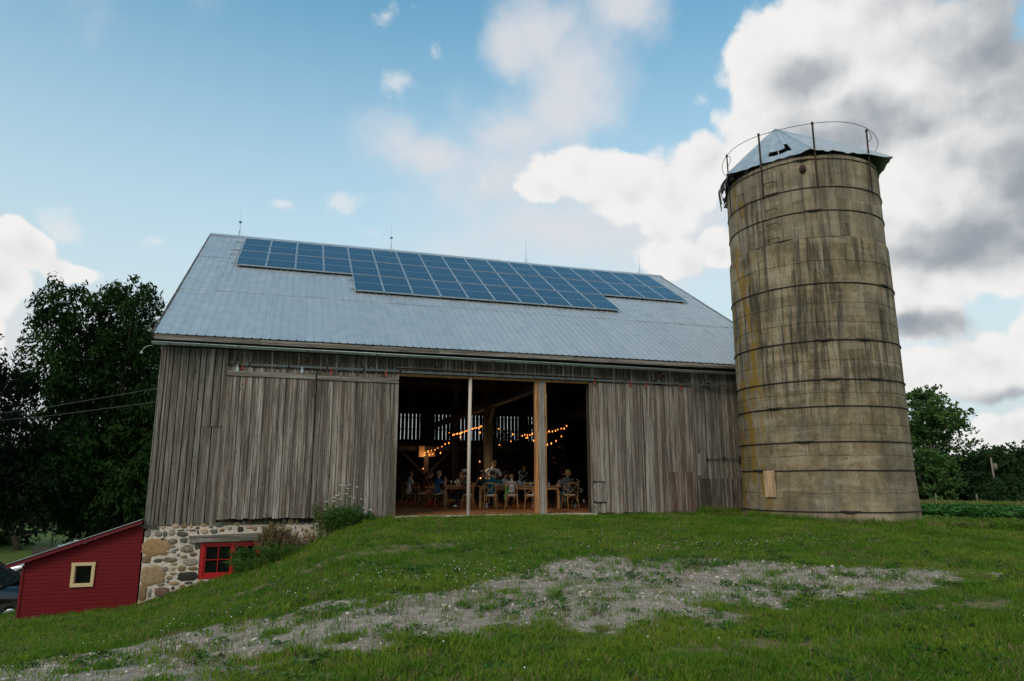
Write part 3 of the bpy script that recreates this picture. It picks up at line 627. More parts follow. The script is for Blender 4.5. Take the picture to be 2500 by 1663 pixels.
boards(lw, 15.88, 20.2, .16, -.04, 1.02, -.05, .026, M_band, gap=.008, ztop=.02)
link('patch_board', plank_mesh(M_pine, 5), lw, (16.05, -.03, 1.1), None, (.17, .012, .72)).data.materials[0] = M_wall
# closed backing added behind the doors to block light, then gable ends, far wall
bk = MB(); bk.box((3.14, .10, 2.2), (6.24, .05, 4.6)).box((16.2, .10, 2.2), (8.0, .05, 4.6)).box((9.2, .10, 4.3), (5.98, .05, .6)); bk.build('inner_backing', M_dark, barn)
def gable(x, name):
    m = MB()
    for d in (0,):
        vs = [(x, 0, -.4), (x, 18.2, -.4), (x, 18.2, 4.7), (x, 9.1, 10.45), (x, 0, 4.7)]; vs += [(v[0] + .04, v[1], v[2]) for v in vs]
        m.add(vs, [(4, 3, 2, 1, 0), (5, 6, 7, 8, 9)] + [(i, (i+1) % 5, (i+1) % 5+5, i+5) for i in range(5)])
    return m.build(name, M_wall, barn)
gable(.0, 'gable_wall'); gable(20.12, 'gable_wall')
for i, y in enumerate(np.arange(.1, 18.1, .24)):   # the left gable's own boards
    zt = 4.7 + (9.1 - abs(y-9.1))*.632 - .1
    plank(bpy.data.objects['gable_wall'], -.02, .22, -.13, zt, y).rotation_euler = (0, 0, PI/2)
# far wall: boards with daylight between them in five groups
fw = empty('rear_wall', parent=barn)
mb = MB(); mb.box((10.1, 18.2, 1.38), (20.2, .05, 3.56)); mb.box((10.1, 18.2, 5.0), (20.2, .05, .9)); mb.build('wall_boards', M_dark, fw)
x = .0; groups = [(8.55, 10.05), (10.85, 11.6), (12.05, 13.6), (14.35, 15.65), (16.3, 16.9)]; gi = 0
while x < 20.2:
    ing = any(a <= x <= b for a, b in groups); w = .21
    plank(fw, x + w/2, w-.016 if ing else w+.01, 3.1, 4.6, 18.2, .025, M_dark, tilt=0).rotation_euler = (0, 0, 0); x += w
for z in (3.72, 4.36): MB().box((12.8, 18.24, z), (9, .03, .05)).build('rail', M_dark, fw)
# floor
fl = empty('barn_floor', parent=barn)
for i, x in enumerate(np.arange(.2, 20.0, .26)):
    plank(fl, x + .13, .252, 0, 18.0, 0, .05, M_floor, 'floor_board', tilt=0)
    o = bpy.data.objects[-1] if False else fl.children[-1]; o.rotation_euler = (-PI/2, 0, 0); o.location = (x + .13, .12, -.028 + random.uniform(-.002, .002))
MB().box((9.25, -.04, -.068), (6.2, .34, .13)).build('door_sill', M_mortar, barn)
MB().box((15.9, .05, -.09), (8.4, .2, .10)).build('sill_beam', M_band, barn)
MB().box((3.0, .04, -.135), (6.3, .1, .04)).box((.12, -.03, -.16), (.3, .1, .07)).build('sill_beam', M_band, barn)

# roof: front slope of ribbed sheets in three courses, back slope, deck, ridge and rake trims
E0 = Vector((0, -.42, 4.74)); RG = Vector((0, 9.1, 10.7)); SV = (RG-E0).normalized(); SLEN = (RG-E0).length; NV = Vector((1, 0, 0)).cross(SV)
SANG = math.atan2(SV.z, SV.y)
roof = empty('roof', parent=barn)
def sheet_mesh(w, L):
    m = MB(); prof = []
    for k in range(4):
        x = k*.23; prof += [(x, .0), (x+.085, .0), (x+.098, .020), (x+.122, .020), (x+.135, .0)]
    prof.append((w, .0)); vs = []; ns = 5
    for j in range(ns+1):
        for x, z in prof: vs.append((x, L*j/ns, z + .0025*math.sin(j*2.1 + x*3)))
    n = len(prof); fs = [(j*n+i, j*n+i+1, (j+1)*n+i+1, (j+1)*n+i) for j in range(ns) for i in range(n-1)]
    b = len(vs); vs += [(x, 0, z-.012) for x, z in prof]; fs += [(b+i, b+i+1, i+1, i) for i in range(n-1)]
    m.add(vs, fs); return m.mesh('roof_sheet', M_roof)
SH = [sheet_mesh(.92, 3.95), sheet_mesh(.92, 3.95), sheet_mesh(.92, SLEN-7.75)]
for k in range(22):
    for c, (s0, zz) in enumerate(((-.03, .0), (3.88, .012), (7.78, .024))):
        p = E0 + SV*s0 + NV*(.03 + zz + random.uniform(-.0015, .0015)); link('roof_sheet', SH[c], roof, (-.18 + k*.92 + random.uniform(-.004, .004), p.y, p.z), (SANG, 0, random.uniform(-.0006, .0006)))
m = MB(); c = E0 + SV*(SLEN/2) - NV*.035; m.box((10.05, c.y, c.z), (20.4, SLEN, .05), (SANG, 0, 0))
c2 = Vector((0, 18.2+.42-(c.y+.42), c.z)); m.box((10.05, c2.y, c2.z), (20.4, SLEN, .05), (-SANG, 0, 0)); m.build('roof_deck', M_dark, roof)
m = MB(); c = E0 + SV*(SLEN/2) + NV*.02; m.box((10.05, 18.2-c.y, c.z), (20.5, SLEN, .03), (-SANG, 0, 0)); m.build('rear_roof_slope', M_cap, roof)
m = MB(); x = -.2
while x < 20.2:
    w = min(3.05, 20.2-x); dz = random.uniform(-.008, .012); m.box((x+w/2, 9.02, 10.735+dz), (w+.04, .30, .012), (SANG, 0, random.uniform(-.002, .002))); m.box((x+w/2, 9.28, 10.735+dz), (w+.04, .30, .012), (-SANG, 0, 0)); x += w
m.build('ridge_cap', M_cap, roof)
for x in (-.20, 20.13):
    for s in (1, -1):
        m = MB(); c = E0 + SV*(SLEN/2); y = c.y if s > 0 else 18.2-c.y; m.box((x, y, c.z - .03), (.035, SLEN+.04, .20), (SANG*s, 0, 0)); m.build('rake_trim', M_galv if x > 0 else M_band, roof)
fa = empty('eave', parent=barn)
x = -.16
for i, w in enumerate((2.6, 4.9, 4.2, 4.6, 4.4)):
    w = min(w, 20.2-x); MB().box((x+w/2, -.44 + (.006 if i % 2 else 0), 4.66 - (.008 if i in (1, 3) else 0)), (w-.01, .03, .125), (0, random.uniform(-.0015, .0015), 0)).build('fascia_board', M_hbeam, fa); x += w
MB().box((10, -.22, 4.605), (20.3, .40, .02)).build('soffit', M_dark, fa)
# half-round gutter, running slightly downhill to the right
m = MB(); pr = [(.068*math.cos(a), .058*math.sin(a)) for a in np.linspace(PI, 2*PI, 9)]; pr = [(-.078, .006)] + pr + [(.078, .006)]
vs = []; fs = []; X = np.linspace(-.17, 20.2, 18)
for xx in X:
    for a, b in pr: vs.append((xx, -.56 + a, 4.487 - .003*xx + .006*math.sin(xx*1.9) + b))
n = len(pr)
for i in range(len(X)-1):
    for k in range(n-1): fs.append((i*n+k, i*n+k+1, (i+1)*n+k+1, (i+1)*n+k))
m.add(vs, fs, 0, True); m.tube([(-.17, -.638, 4.492), (20.2, -.638, 4.432)], .011, 6); m.build('gutter', M_galv, fa)
for x in (.25, 1.92, 3.7, 5.55, 7.37, 8.94, 10.86, 12.76, 14.67, 16.4, 18.2):
    m = MB(); z = 4.472-.003*x; m.tube([(x, -.645, z+.02), (x, -.63, z-.035), (x, -.56, z-.066), (x, -.48, z-.04), (x, -.45, z+.06)], .009, 5); m.build('gutter_hook', M_rust, fa)
    if x > 1:
        m = MB(); m.tube([(x, -.52, z-.06), (x-.01, -.36, z-.13), (x-.02, -.20, 4.27), (x-.03, -.10, 4.16)], [.028, .024, .022, .026], 6); m.box((x-.03, -.09, 4.13), (.13, .1, .07)); m.build('eave_bracket', M_band, fa)
# tracks of the sliding doors
tr = empty('door_track', parent=barn)
for a, b, z in ((1.84, 6.30, 4.075), (6.30, 12.2, 4.06), (12.2, 17.75, 4.06)):
    m = MB(); y = -.20; z1 = z - .004*(b-a)*.5
    m.box(((a+b)/2, y, z), (b-a-.01, .05, .038)); m.box(((a+b)/2, y-.025, z-.028), (b-a-.01, .010, .022)); m.build('track_rail', M_track, tr)
for x in np.arange(2.2, 17.6, 1.02):
    MB().box((x, -.17, 4.09), (.045, .12, .11)).build('track_bracket', M_rust, tr)
MB().box((9.6, -.17, 4.155), (6.75, .16, .028), (0, .0035, 0)).build('rain_board', M_hbeam, tr)
MB().box((9.23, -.02, 3.985), (5.98, .10, .07)).build('door_header', M_fresh, barn)
MB().box((1.86, -.2, 4.10), (.26, .10, .09)).build('track_end_block', M_band, tr)
# the four sliding doors, boards of their own
def sliding_door(x0, x1, z0, ztop, y, label, batten=True, w=.148):
    d = empty('sliding_door', parent=barn, loc=(0, 0, 0)); d['label'] = label
    boards(d, x0, x1, w, z0, ztop, y, .03, M_door, gap=.008, zj=.02, var=.25)
    MB().box(((x0+x1)/2, y+.035, 1.9), (x1-x0-.06, .03, 3.6)).build('door_frame', M_dark, d)
    if batten: MB().box(((x0+x1)/2-.01, y-.035, ztop-.17), (x1-x0-.03, .035, .135), (0, random.uniform(-.004, .006), 0)).build('top_batten', M_hbeam, d)
    return d
d1 = sliding_door(1.64, 3.96, .01, 3.98, -.16, 'left pair of closed doors, leftmost leaf with a top batten')
d2 = sliding_door(3.98, 6.27, .0, 3.96, -.155, 'grey board leaf beside the opening')
d3 = sliding_door(12.18, 14.02, .0, 3.98, -.15, 'board leaf with a small hinged hatch low at its left edge', False)
d4 = sliding_door(14.05, 15.86, -.02, 3.97, -.15, 'board leaf with a faded red patch low at its right', False)
MB().box((3.90, -.185, 1.95), (.13, .03, 3.9)).build('edge_board', M_band, d1)
MB().box((4.06, -.178, 1.15), (.10, .012, 2.2)).build('edge_board', M_wall, d2)
MB().box((6.03, -.178, 1.35), (.11, .012, 2.62)).build('repair_board', M_wall, d2)
def hanger(x, z, par, mat, y=-.205):
    m = MB(); m.box((x, y, z+.03), (.07, .02, .10)); m.tube([(x, y-.03, z+.085), (x, y+.03, z+.085)], .032, 10); m.box((x, y, z-.04), (.05, .025, .04)); m.build('roller_hanger', mat, par)
for x, z, p, mt in ((2.03, 3.95, d1, M_redp), (1.90, 3.93, d1, M_galv), (3.57, 3.95, d1, M_galv), (4.36, 3.94, d2, M_redp), (5.88, 3.93, d2, M_redp), (12.36, 3.95, d3, M_redp), (13.61, 3.94, d3, M_redp), (14.15, 3.94, d4, M_redp), (15.41, 3.90, d4, M_redp)): hanger(x, z, p, mt)
M_redboard = wood('red_stained_boards', [(.19, .085, .065), (.15, .07, .055), (.23, .12, .10), (.18, .08, .06)], red=1.0)
boards(d4, 14.78, 15.78, .125, .02, 1.22, -.178, .012, M_redboard, gap=.006, name='stained_board')
m = MB(); m.box((12.46, -.183, .62), (.40, .016, .58)); m.build('cat_hatch', M_door, d3)
for z in (.93, .32): MB().box((12.45, -.197, z), (.42, .012, .03)).box((12.28, -.2, z), (.05, .02, .07)).build('strap_hinge', M_iron, d3)
MB().box((12.38, -.19, .16), (.09, .016, .36), (0, -.75, 0)).build('diagonal_brace', M_door, d3)
m = MB(); m.tube([(16.38, -.06, 1.64), (17.1, -.08, 1.66), (17.55, -.08, 1.64)], .014, 6); m.box((17.58, -.1, 1.66), (.09, .08, .22)); m.box((16.36, -.05, 1.64), (.05, .04, .07)); m.box((17.0, -.06, 1.70), (.04, .04, .12)); m.build('door_latch_bar', M_iron, barn)
# posts of the opening
cp = empty('centre_post', parent=barn)
MB().box((10.49, .0, 1.98), (.115, .12, 3.94), (0, .001, 0)).build('post_board', M_fresh, cp)
MB().box((10.645, -.03, 1.97), (.185, .10, 3.96), (0, -.002, 0)).build('post_board', M_silver, cp)
MB().box((10.765, .0, 1.99), (.05, .12, 3.93)).box((10.80, -.02, 2.85), (.03, .05, 1.5)).build('post_board', M_fresh, cp)
m = MB(); m.tube([(8.375, -.05, -.02), (8.38, -.05, 2.0), (8.40, -.05, 3.97)], .052, 12); m.build('slim_white_post', M_pole, barn)
# timber frame inside
tf = empty('timber_frame', parent=barn)
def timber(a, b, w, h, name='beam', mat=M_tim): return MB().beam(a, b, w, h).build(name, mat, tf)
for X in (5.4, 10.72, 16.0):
    for Y in (6.35, 12.2): timber((X, Y, 0), (X, Y, 7.5), .30 if Y < 8 else .2, .28 if Y < 8 else .2, 'timber_post', M_tim if Y < 8 else M_dark)  # rear posts get darker wood, painting them as unlit
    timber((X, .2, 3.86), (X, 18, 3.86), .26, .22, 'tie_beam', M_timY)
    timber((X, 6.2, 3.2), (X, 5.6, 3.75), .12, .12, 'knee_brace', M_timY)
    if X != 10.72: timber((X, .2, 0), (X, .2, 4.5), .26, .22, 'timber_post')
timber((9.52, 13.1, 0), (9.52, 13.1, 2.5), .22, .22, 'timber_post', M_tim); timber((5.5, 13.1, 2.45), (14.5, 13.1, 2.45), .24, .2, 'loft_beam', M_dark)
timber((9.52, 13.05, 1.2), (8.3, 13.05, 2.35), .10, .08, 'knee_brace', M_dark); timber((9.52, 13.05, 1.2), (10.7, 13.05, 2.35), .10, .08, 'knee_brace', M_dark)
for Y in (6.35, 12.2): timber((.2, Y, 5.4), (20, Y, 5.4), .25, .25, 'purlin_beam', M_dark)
# ------------------------------------------------------------------ field stone foundation
fd = empty('foundation_wall', parent=barn)
def mortar_wall():
    m = MB(); vs = []; nx, nz_ = 56, 24; r = random.Random(3)
    def inwin(x, z): return 1.30 < x < 2.80 and -1.50 < z < -.55
    m.box((.66, .25, -1.6), (1.32, .5, 2.9)).box((4.25, .25, -1.6), (2.9, .5, 2.9)).box((2.06, .25, -.33), (1.48, .5, .38)).box((2.06, .25, -2.3), (1.48, .5, 1.62)).box((12.9, .3, -1.6), (14.4, .4, 2.9))
    return m.build('mortar', M_mortar, fd)
mortar_wall()
STONES = [(0.03,-0.33,0.2,0.18,'g'),(0.28,-0.67,0.67,0.38,'o'),(0.07,-0.95,0.23,0.18,'b'),(0.26,-1.35,0.57,0.43,'t'),(0.09,-1.75,0.17,0.36,'b'),(0.27,-2.06,0.43,0.24,'t'),(0.31,-0.34,0.17,0.13,'g'),(0.47,-0.35,0.11,0.13,'e'),(0.43,-0.47,0.08,0.06,'d'),(0.62,-0.31,0.15,0.15,'p'),(0.7,-0.16,0.16,0.1,'h'),(0.9,-0.16,0.14,0.1,'b'),(0.42,-0.18,0.09,0.06,'h'),(0.28,-0.21,0.08,0.04,'g'),(1.07,-0.16,0.08,0.08,'t'),(1.22,-0.13,0.07,0.04,'g'),(1.36,-0.14,0.17,0.06,'t'),(1.22,-0.21,0.09,0.06,'r'),(1.11,-0.27,0.14,0.05,'r'),(1.24,-0.32,0.05,0.09,'d'),(1.39,-0.3,0.17,0.13,'h'),(1.54,-0.16,0.1,0.13,'g'),(1.73,-0.15,0.19,0.11,'e'),(1.81,-0.28,0.13,0.07,'b'),(1.62,-0.31,0.17,0.1,'e'),(0.87,-0.36,0.24,0.12,'d'),(0.83,-0.26,0.16,0.03,'d'),(0.98,-0.27,0.05,0.03,'g'),(0.65,-0.53,0.22,0.13,'m'),(0.92,-0.51,0.18,0.12,'e'),(0.67,-0.66,0.12,0.05,'g'),(1.02,-0.73,0.29,0.17,'m'),(1.25,-0.67,0.12,0.15,'d'),(0.79,-0.73,0.04,0.07,'g'),(0.71,-0.77,0.1,0.1,'g'),(0.82,-0.87,0.08,0.07,'g'),(0.96,-0.92,0.16,0.07,'l'),(1.17,-0.87,0.16,0.1,'r'),(0.64,-0.98,0.33,0.12,'m'),(0.36,-0.99,0.19,0.08,'d'),(1.12,-1.04,0.32,0.18,'p'),(0.74,-1.09,0.14,0.05,'t'),(0.55,-1.2,0.13,0.11,'g'),(0.72,-1.2,0.11,0.07,'h'),(0.93,-1.2,0.18,0.13,'l'),(1.19,-1.21,0.21,0.09,'b'),(0.74,-1.32,0.16,0.05,'t'),(0.66,-1.42,0.13,0.09,'l'),(1.08,-1.4,0.46,0.2,'k'),(0.78,-1.56,0.22,0.08,'t'),(1.12,-1.56,0.17,0.06,'d'),(0.63,-1.51,0.06,0.04,'d'),(1.4,-1.54,0.16,0.1,'t'),(1.59,-1.61,0.2,0.07,'g'),(1.36,-1.63,0.12,0.04,'r'),(0.76,-1.67,0.08,0.08,'d'),(0.98,-1.65,0.11,0.1,'b'),(1.18,-1.73,0.19,0.19,'r'),(0.53,-1.76,0.34,0.23,'r'),(0.89,-1.8,0.24,0.17,'l'),(1.39,-1.74,0.14,0.16,'d'),(1.53,-1.73,0.07,0.11,'d'),(0.24,-1.68,0.07,0.08,'w'),(0.24,-1.79,0.08,0.14,'g'),(0.64,-1.95,0.1,0.04,'b'),(0.89,-1.94,0.24,0.06,'d'),(1.91,-1.55,0.21,0.1,'e'),(2.26,-0.27,0.15,0.13,'k'),(1.97,-0.11,0.15,0.07,'b'),(2.16,-0.13,0.14,0.09,'t'),(2.33,-0.11,0.12,0.09,'g'),(2.46,-0.1,0.07,0.07,'r'),(2.47,-0.21,0.14,0.1,'h'),(2.6,-0.26,0.12,0.1,'t'),(1.99,-0.24,0.1,0.09,'p'),(0.59,-0.78,0.08,0.05,'w'),(0.48,-1.57,0.17,0.07,'g'),(1.81,-1.71,0.08,0.05,'g'),(3.34,-0.08,0.1,0.09,'g'),(3.51,-0.1,0.15,0.14,'t'),(3.66,-0.11,0.08,0.12,'t'),(3.81,-0.14,0.06,0.08,'d'),(4.12,-0.15,0.09,0.1,'b'),(3.48,-0.3,0.15,0.13,'t'),(3.63,-0.24,0.04,0.07,'g'),(3.81,-0.3,0.06,0.09,'t'),(3.92,-0.34,0.09,0.09,'b'),(4.07,-0.26,0.09,0.08,'g'),(2.85,-0.28,0.11,0.09,'b'),(2.99,-0.14,0.09,0.11,'d'),(3.18,-0.16,0.09,0.08,'h'),(3.26,-0.31,0.1,0.08,'t'),(4.27,-0.1,0.11,0.08,'g'),(4.44,-0.15,0.12,0.09,'t'),(4.61,-0.11,0.1,0.08,'d'),(4.77,-0.13,0.12,0.08,'b'),(4.96,-0.12,0.1,0.07,'g'),(5.16,-0.08,0.12,0.06,'t'),(4.31,-0.26,0.12,0.09,'t'),(3.08,-0.31,0.07,0.08,'d')]
def stone(x, z, w, h, c, big):
    r = random; n = 18 if big else 10; e = 4.5 if big else 2.9; rings = []; ph = r.uniform(0, 6); jit = [r.uniform(.84, 1.08) if not big else r.uniform(.86, 1.06) for _ in range(n)]
    for f, d in ((1.0, .003), (.92, -.012), (.64, -.017 if big else -.019)):
        R = []
        for k in range(n):
            a = 2*PI*k/n + ph*.02; ca, sa = math.cos(a), math.sin(a); rr = (abs(ca)**e + abs(sa)**e)**(-1/e)*jit[k]
            R.append((w/2*rr*ca*f, d*(1+.3*r.random()) , h/2*rr*sa*f))
        rings.append(R)
    vs = [v for R in rings for v in R] + [(0, -.020, 0)]; fs = []
    for i in range(2):
        for k in range(n): a = i*n+k; b = i*n+(k+1) % n; fs.append((b, a, a+n, b+n))
    for k in range(n): fs.append((2*n+(k+1) % n, 2*n+k, 3*n))
    m = MB(); m.add(vs, fs, 0, True); lb = {'o': 'large orange corner stone', 'k': 'large black stone'}.get(c) if big or c == 'k' and w > .3 else None
    m.build('stone', STONE[c], fd, loc=(x, 0, z), rot=(0, random.uniform(-.12, .12) if not big else 0, 0), **({'label': lb} if lb else {}))
for x, z, w, h, c in STONES:
    if x - w/2 < 0: w = w/2 + x; x = w/2
    big = w > .4 or (x < .3 and w > .15)
    if big and x < .3: d = x - w/2; x -= d - .004 if d < .12 else 0
    stone(x, z, w*(1.12 if big else 1.13), h*(1.12 if big else 1.15), c, big)
MB().beam((1.05, -.03, -.49), (2.72, -.03, -.455), .17, .12, up=(0, 1, 0)).build('window_lintel', M_hbeam, fd)
bw = empty('basement_window', parent=fd); 
m = MB(); X0, X1, Z0, Z1 = 1.335, 2.76, -1.475, -.585
m.box(((X0+X1)/2, .06, Z1-.03), (X1-X0, .12, .06)); m.box((X0+.045, .06, (Z0+Z1)/2), (.09, .12, Z1-Z0-.122)); m.box((X1-.045, .06, (Z0+Z1)/2), (.09, .12, Z1-Z0-.122)); m.box(((X0+X1)/2, .06, Z0+.03), (X1-X0, .13, .06)); m.box((2.10, .062, (Z0+Z1)/2), (.045, .11, Z1-Z0-.122))
for a, b in ((1.425, 2.077), (2.123, 2.67)):
    m.box(((a+b)/2, .055, Z0+.10), (b-a, .05, .075)); m.box(((a+b)/2, .055, Z1-.085), (b-a, .05, .045)); m.box((a+.022, .055, (Z0+Z1)/2), (.042, .048, .64)); m.box((b-.014, .055, (Z0+Z1)/2), (.026, .048, .64))
    m.box(((a+b)/2+.01, .05, (Z0+Z1)/2), (.018, .03, .68)); m.box(((a+b)/2, .052, (Z0+Z1)/2+.01), (b-a, .028, .018))
# the frame stays one part of the wall with its panes beside it
bpy.data.objects.remove(bw); bw = m.build('basement_window', M_redwin, fd)
MB().box(((X0+X1)/2, .085, (Z0+Z1)/2), (X1-X0-.02, .008, Z1-Z0-.02)).build('window_glass', M_glass, fd)

# ------------------------------------------------------------------ red lean-to shed
shed = empty('red_shed', (-1.3, 0, -2.4), label='low dark red clapboard lean-to shed against the stone foundation', cat='shed')
def SP(v): return (v[0]+1.3, v[1], v[2]+2.4)
sx0, sx1, sy1 = -2.55, -.035, 4.4; slope = (.98)/(2.84-.05)
def rz_(x): return -.06 + (x + .05)*slope*1.0      # underside of the roof at the front
ww = empty('front_wall', parent=shed); k = 0; z = -2.31; per = .088; HO = (-1.455, -1.095, -1.46, -1.05)
while z < -.1:
    zt = z + per + .012; xr = sx1; xl = sx0
    if rz_(xl) < zt - .04: xl = (zt - .04 + .06)/slope - .05
    segs = [(xl, xr)]
    if HO[2] - .04 < z + per/2 < HO[3] + .04: segs = [(xl, HO[0]-.02), (HO[1]+.02, xr)]
    for a, b in segs:
        if b - a < .05: continue
        m = MB(); m.add([SP((a, -.012, z)), SP((b, -.012, z)), SP((b, -.002, zt)), SP((a, -.002, zt)), SP((a, .02, z)), SP((b, .02, z)), SP((b, .02, zt)), SP((a, .02, zt))], [(0, 1, 2, 3), (4, 7, 6, 5), (0, 4, 5, 1), (3, 2, 6, 7), (0, 3, 7, 4), (1, 5, 6, 2)]); m.build('clapboard', M_lap, ww)
    z += per
m = MB(); m.add([SP(v) for v in ((sx0, .02, -2.3), (sx0, sy1, -2.3), (sx0, sy1, rz_(sx0)), (sx0, .02, rz_(sx0)), (sx0+.05, .02, -2.3), (sx0+.05, sy1, -2.3), (sx0+.05, sy1, rz_(sx0)), (sx0+.05, .02, rz_(sx0)))], [(0, 3, 2, 1), (4, 5, 6, 7), (0, 1, 5, 4), (3, 7, 6, 2), (1, 2, 6, 5)]); m.build('side_wall', M_lap, shed)
m = MB(); m.add([SP(v) for v in ((sx0, sy1, -2.3), (sx1, sy1, -2.3), (sx1, sy1, rz_(sx1)), (sx0, sy1, rz_(sx0)), (sx0, sy1+.03, -2.3), (sx1, sy1+.03, -2.3), (sx1, sy1+.03, rz_(sx1)), (sx0, sy1+.03, rz_(sx0)))], [(0, 1, 2, 3), (7, 6, 5, 4), (3, 2, 6, 7), (0, 4, 5, 1)]); m.build('rear_wall', M_lap, shed)
ang = math.atan(slope); L = math.hypot(2.80, .98)
MB().box(SP((-1.46, -.16, -.515)), (L, .03, .105), (0, -ang, 0)).build('fascia_board', M_redtrim, shed)
MB().box(SP((-1.46, 2.1, -.51)), (L, 4.5, .07), (0, -ang, 0)).build('roof_deck', M_redtrim, shed)
MB().box(SP((-1.46, 2.08, -.462)), (L+.02, 4.58, .012), (0, -ang, 0)).build('metal_roofing', M_cap, shed)
MB().box(SP((sx0-.005, -.012, -1.66)), (.05, .04, 1.30)).build('corner_board', M_redtrim, shed)
MB().box(SP((-1.3, .10, -2.62)), (2.46, .24, .64)).build('concrete_base', M_found, shed)
sw = MB()
sw.box(SP((-1.275, -.03, -1.015)), (.52, .035, .075)).box(SP((-1.275, -.03, -1.505)), (.50, .035, .085)).box(SP((-1.49, -.029, -1.26)), (.072, .034, .41)).box(SP((-1.058, -.029, -1.26)), (.072, .034, .41)).box(SP((-1.452, .05, -1.26)), (.006, .12, .40))
sf = sw.build('window_frame', M_yel, shed)
MB().box(SP((-1.275, .10, -1.26)), (.38, .008, .44)).build('window_glass', M_glass, shed)
MB().box(SP((-1.3, .14, -1.3)), (2.3, .02, 1.4)).build('inner_backing', M_dark, shed)

# ------------------------------------------------------------------ solar array on the roof
arr = empty('solar_array', (0, 0, 0), label='array of dark blue solar panels in two full rows and a shorter third', cat='solar panels')
fm = MB(); W, H, T = .99, 1.95, .04
for x in (-W/2+.012, W/2-.012): fm.box((x, 0, 0), (.024, H, T))
for y in (-H/2+.012, H/2-.012): fm.box((0, y, 0), (W-.048, .024, T))
fmesh = fm.mesh('panel_frame', M_alu); gm = MB(); gm.box((0, 0, .008), (W-.05, H-.05, .012)); gmesh = gm.mesh('cell_sheet', M_solar)
rows = [(9.70, range(18)), (7.70, range(18)), (5.70, range(4, 14))]
for s, cols in rows:
    for k in cols:
        p = E0 + SV*s + NV*(.14 + random.uniform(-.002, .002)); o = link('solar_panel', fmesh, arr, (1.17 + .5 + k*1.002, p.y, p.z), (SANG + random.uniform(-.005, .005), random.uniform(-.003, .003), 0)); link('cell_sheet', gmesh, o)
for s, a, b in ((10.2, .86, 19.3), (9.0, .80, 19.3), (8.3, .82, 19.3), (7.1, 1.0, 19.25), (6.2, 5.0, 15.3), (5.1, 5.05, 15.25)):
    p = E0 + SV*s + NV*.085; MB().box(((a+b)/2, p.y, p.z), (b-a, .04, .045), (SANG, 0, 0)).build('mounting_rail', M_alu, arr)
# lightning rods along the ridge
def rod(x, ball, label, h=1.16):
    o = empty('lightning_rod', (x, 9.1, 10.76), label=label, cat='lightning rod', group='lightning rods along the barn ridge')
    MB().tube([(0, 0, 0), (.005, 0, h*.5), (0, 0, h)], [.012, .010, .004], 6).build('rod', M_galv, o)
    m = MB()
    for a in (0, 2.1, 4.2): m.tube([(math.cos(a)*.17, math.sin(a)*.17, -.06), (math.cos(a)*.08, math.sin(a)*.08, .13), (0, 0, .27)], .006, 5)
    m.build('tripod_foot', M_galv, o)
    if ball: MB().sphere((0, 0, h*.52), (.062, .062, .062), 12, 8).build('glass_ball', M_ball, o)
M_ball = flat('blue_glass_ball', (.10, .32, .42), .15)
rod(.88, True, 'lightning rod with a blue ball at the left end of the ridge', 1.2); rod(7.05, True, 'lightning rod with a blue ball second from the left on the ridge', 1.14)
rod(13.24, False, 'plain lightning rod above the middle right of the solar panels', 1.14); rod(19.04, False, 'plain lightning rod nearest the right end of the ridge', 1.12)
M_wire = flat('wire_sheath', (.10, .11, .11), .6)
# lamp arm, insulator and wires on the left gable
lo = empty('gooseneck_lamp', (-.17, -.3, 4.44), label='thin gooseneck lamp arm reaching out from the left end of the gutter', cat='lamp')
MB().tube([(0, 0, -.02), (-.08, 0, .0), (-.17, 0, -.03), (-.23, 0, -.10), (-.26, 0, -.18)], .007, 6).build('arm', M_galv, lo); MB().lathe([(.012, .03), (.02, .0), (.045, -.04)], 10, (-.265, 0, -.18)).build('shade', M_galv, lo)
MB().box((-.055, .35, 3.70), (.07, .09, .10)).tube([(-.05, .35, 3.65), (-.07, .35, 3.5), (-.06, .35, 3.05)], .012, 6).build('service_box', M_pole, barn)
for a, b, c, lb in (((-.1, .6, 3.44), (-9.0, 14.0, 3.6), (-26, 40, 7.0), 'upper thin wire from the barn corner across the dark trees'), ((-.08, .6, 3.07), (-9.0, 14.0, 3.35), (-26, 40, 6.7), 'lower thin wire from the barn corner across the dark trees')):
    m = MB(); m.tube([a, tuple((Vector(a)*.5 + Vector(b)*.5) - Vector((0, 0, .06))), b, c], .006, 5); props(m.build('overhead_wire', M_wire), lb, 'wire', 'wires running to the barn corner')

# ------------------------------------------------------------------ silo
SCX, SCY = 18.85, -2.45
silo = empty('silo', (SCX, SCY, -.3), label='tall stained concrete silo with iron hoops and a torn metal cap', cat='silo')
def sl_(z): return z + .3
lifts = [-.9, .13, .62, 1.23, 1.62, 2.0, 2.45, 2.97, 3.34, 3.71, 4.25, 4.82, 5.35, 5.9, 6.48, 7.15, 7.80]
def srad(z): return 2.46 - .075*min(max((z+.3)/1.5, 0), 1) - .035*max(z-1.2, 0)/6.6
prof = []
for a, b in zip(lifts[:-1], lifts[1:]):
    prof += [(srad(a) - .012, sl_(a)+.004), (srad(a)+.002, sl_(a)+.02), (srad(b) + .003, sl_(b)-.02), (srad(b)-.010, sl_(b)-.004)]
prof += [(srad(7.8)-.03, sl_(7.86)), (2.28, sl_(7.93))]
m = MB(); 
for a, b in zip(lifts[:-1], lifts[1:]):
    m.lathe([(srad(a) - .014, sl_(a)), (srad(a), sl_(a)+.014)], 96); m.lathe([(srad(a), sl_(a)+.014), (srad(b), sl_(b)-.014)], 96); m.lathe([(srad(b), sl_(b)-.014), (srad(b)-.014, sl_(b))], 96)
m.lathe([(srad(7.8)-.012, sl_(7.8)), (2.34, sl_(7.86)), (2.26, sl_(7.93))], 96); sh = m.build('lower_shell', M_silo, silo)
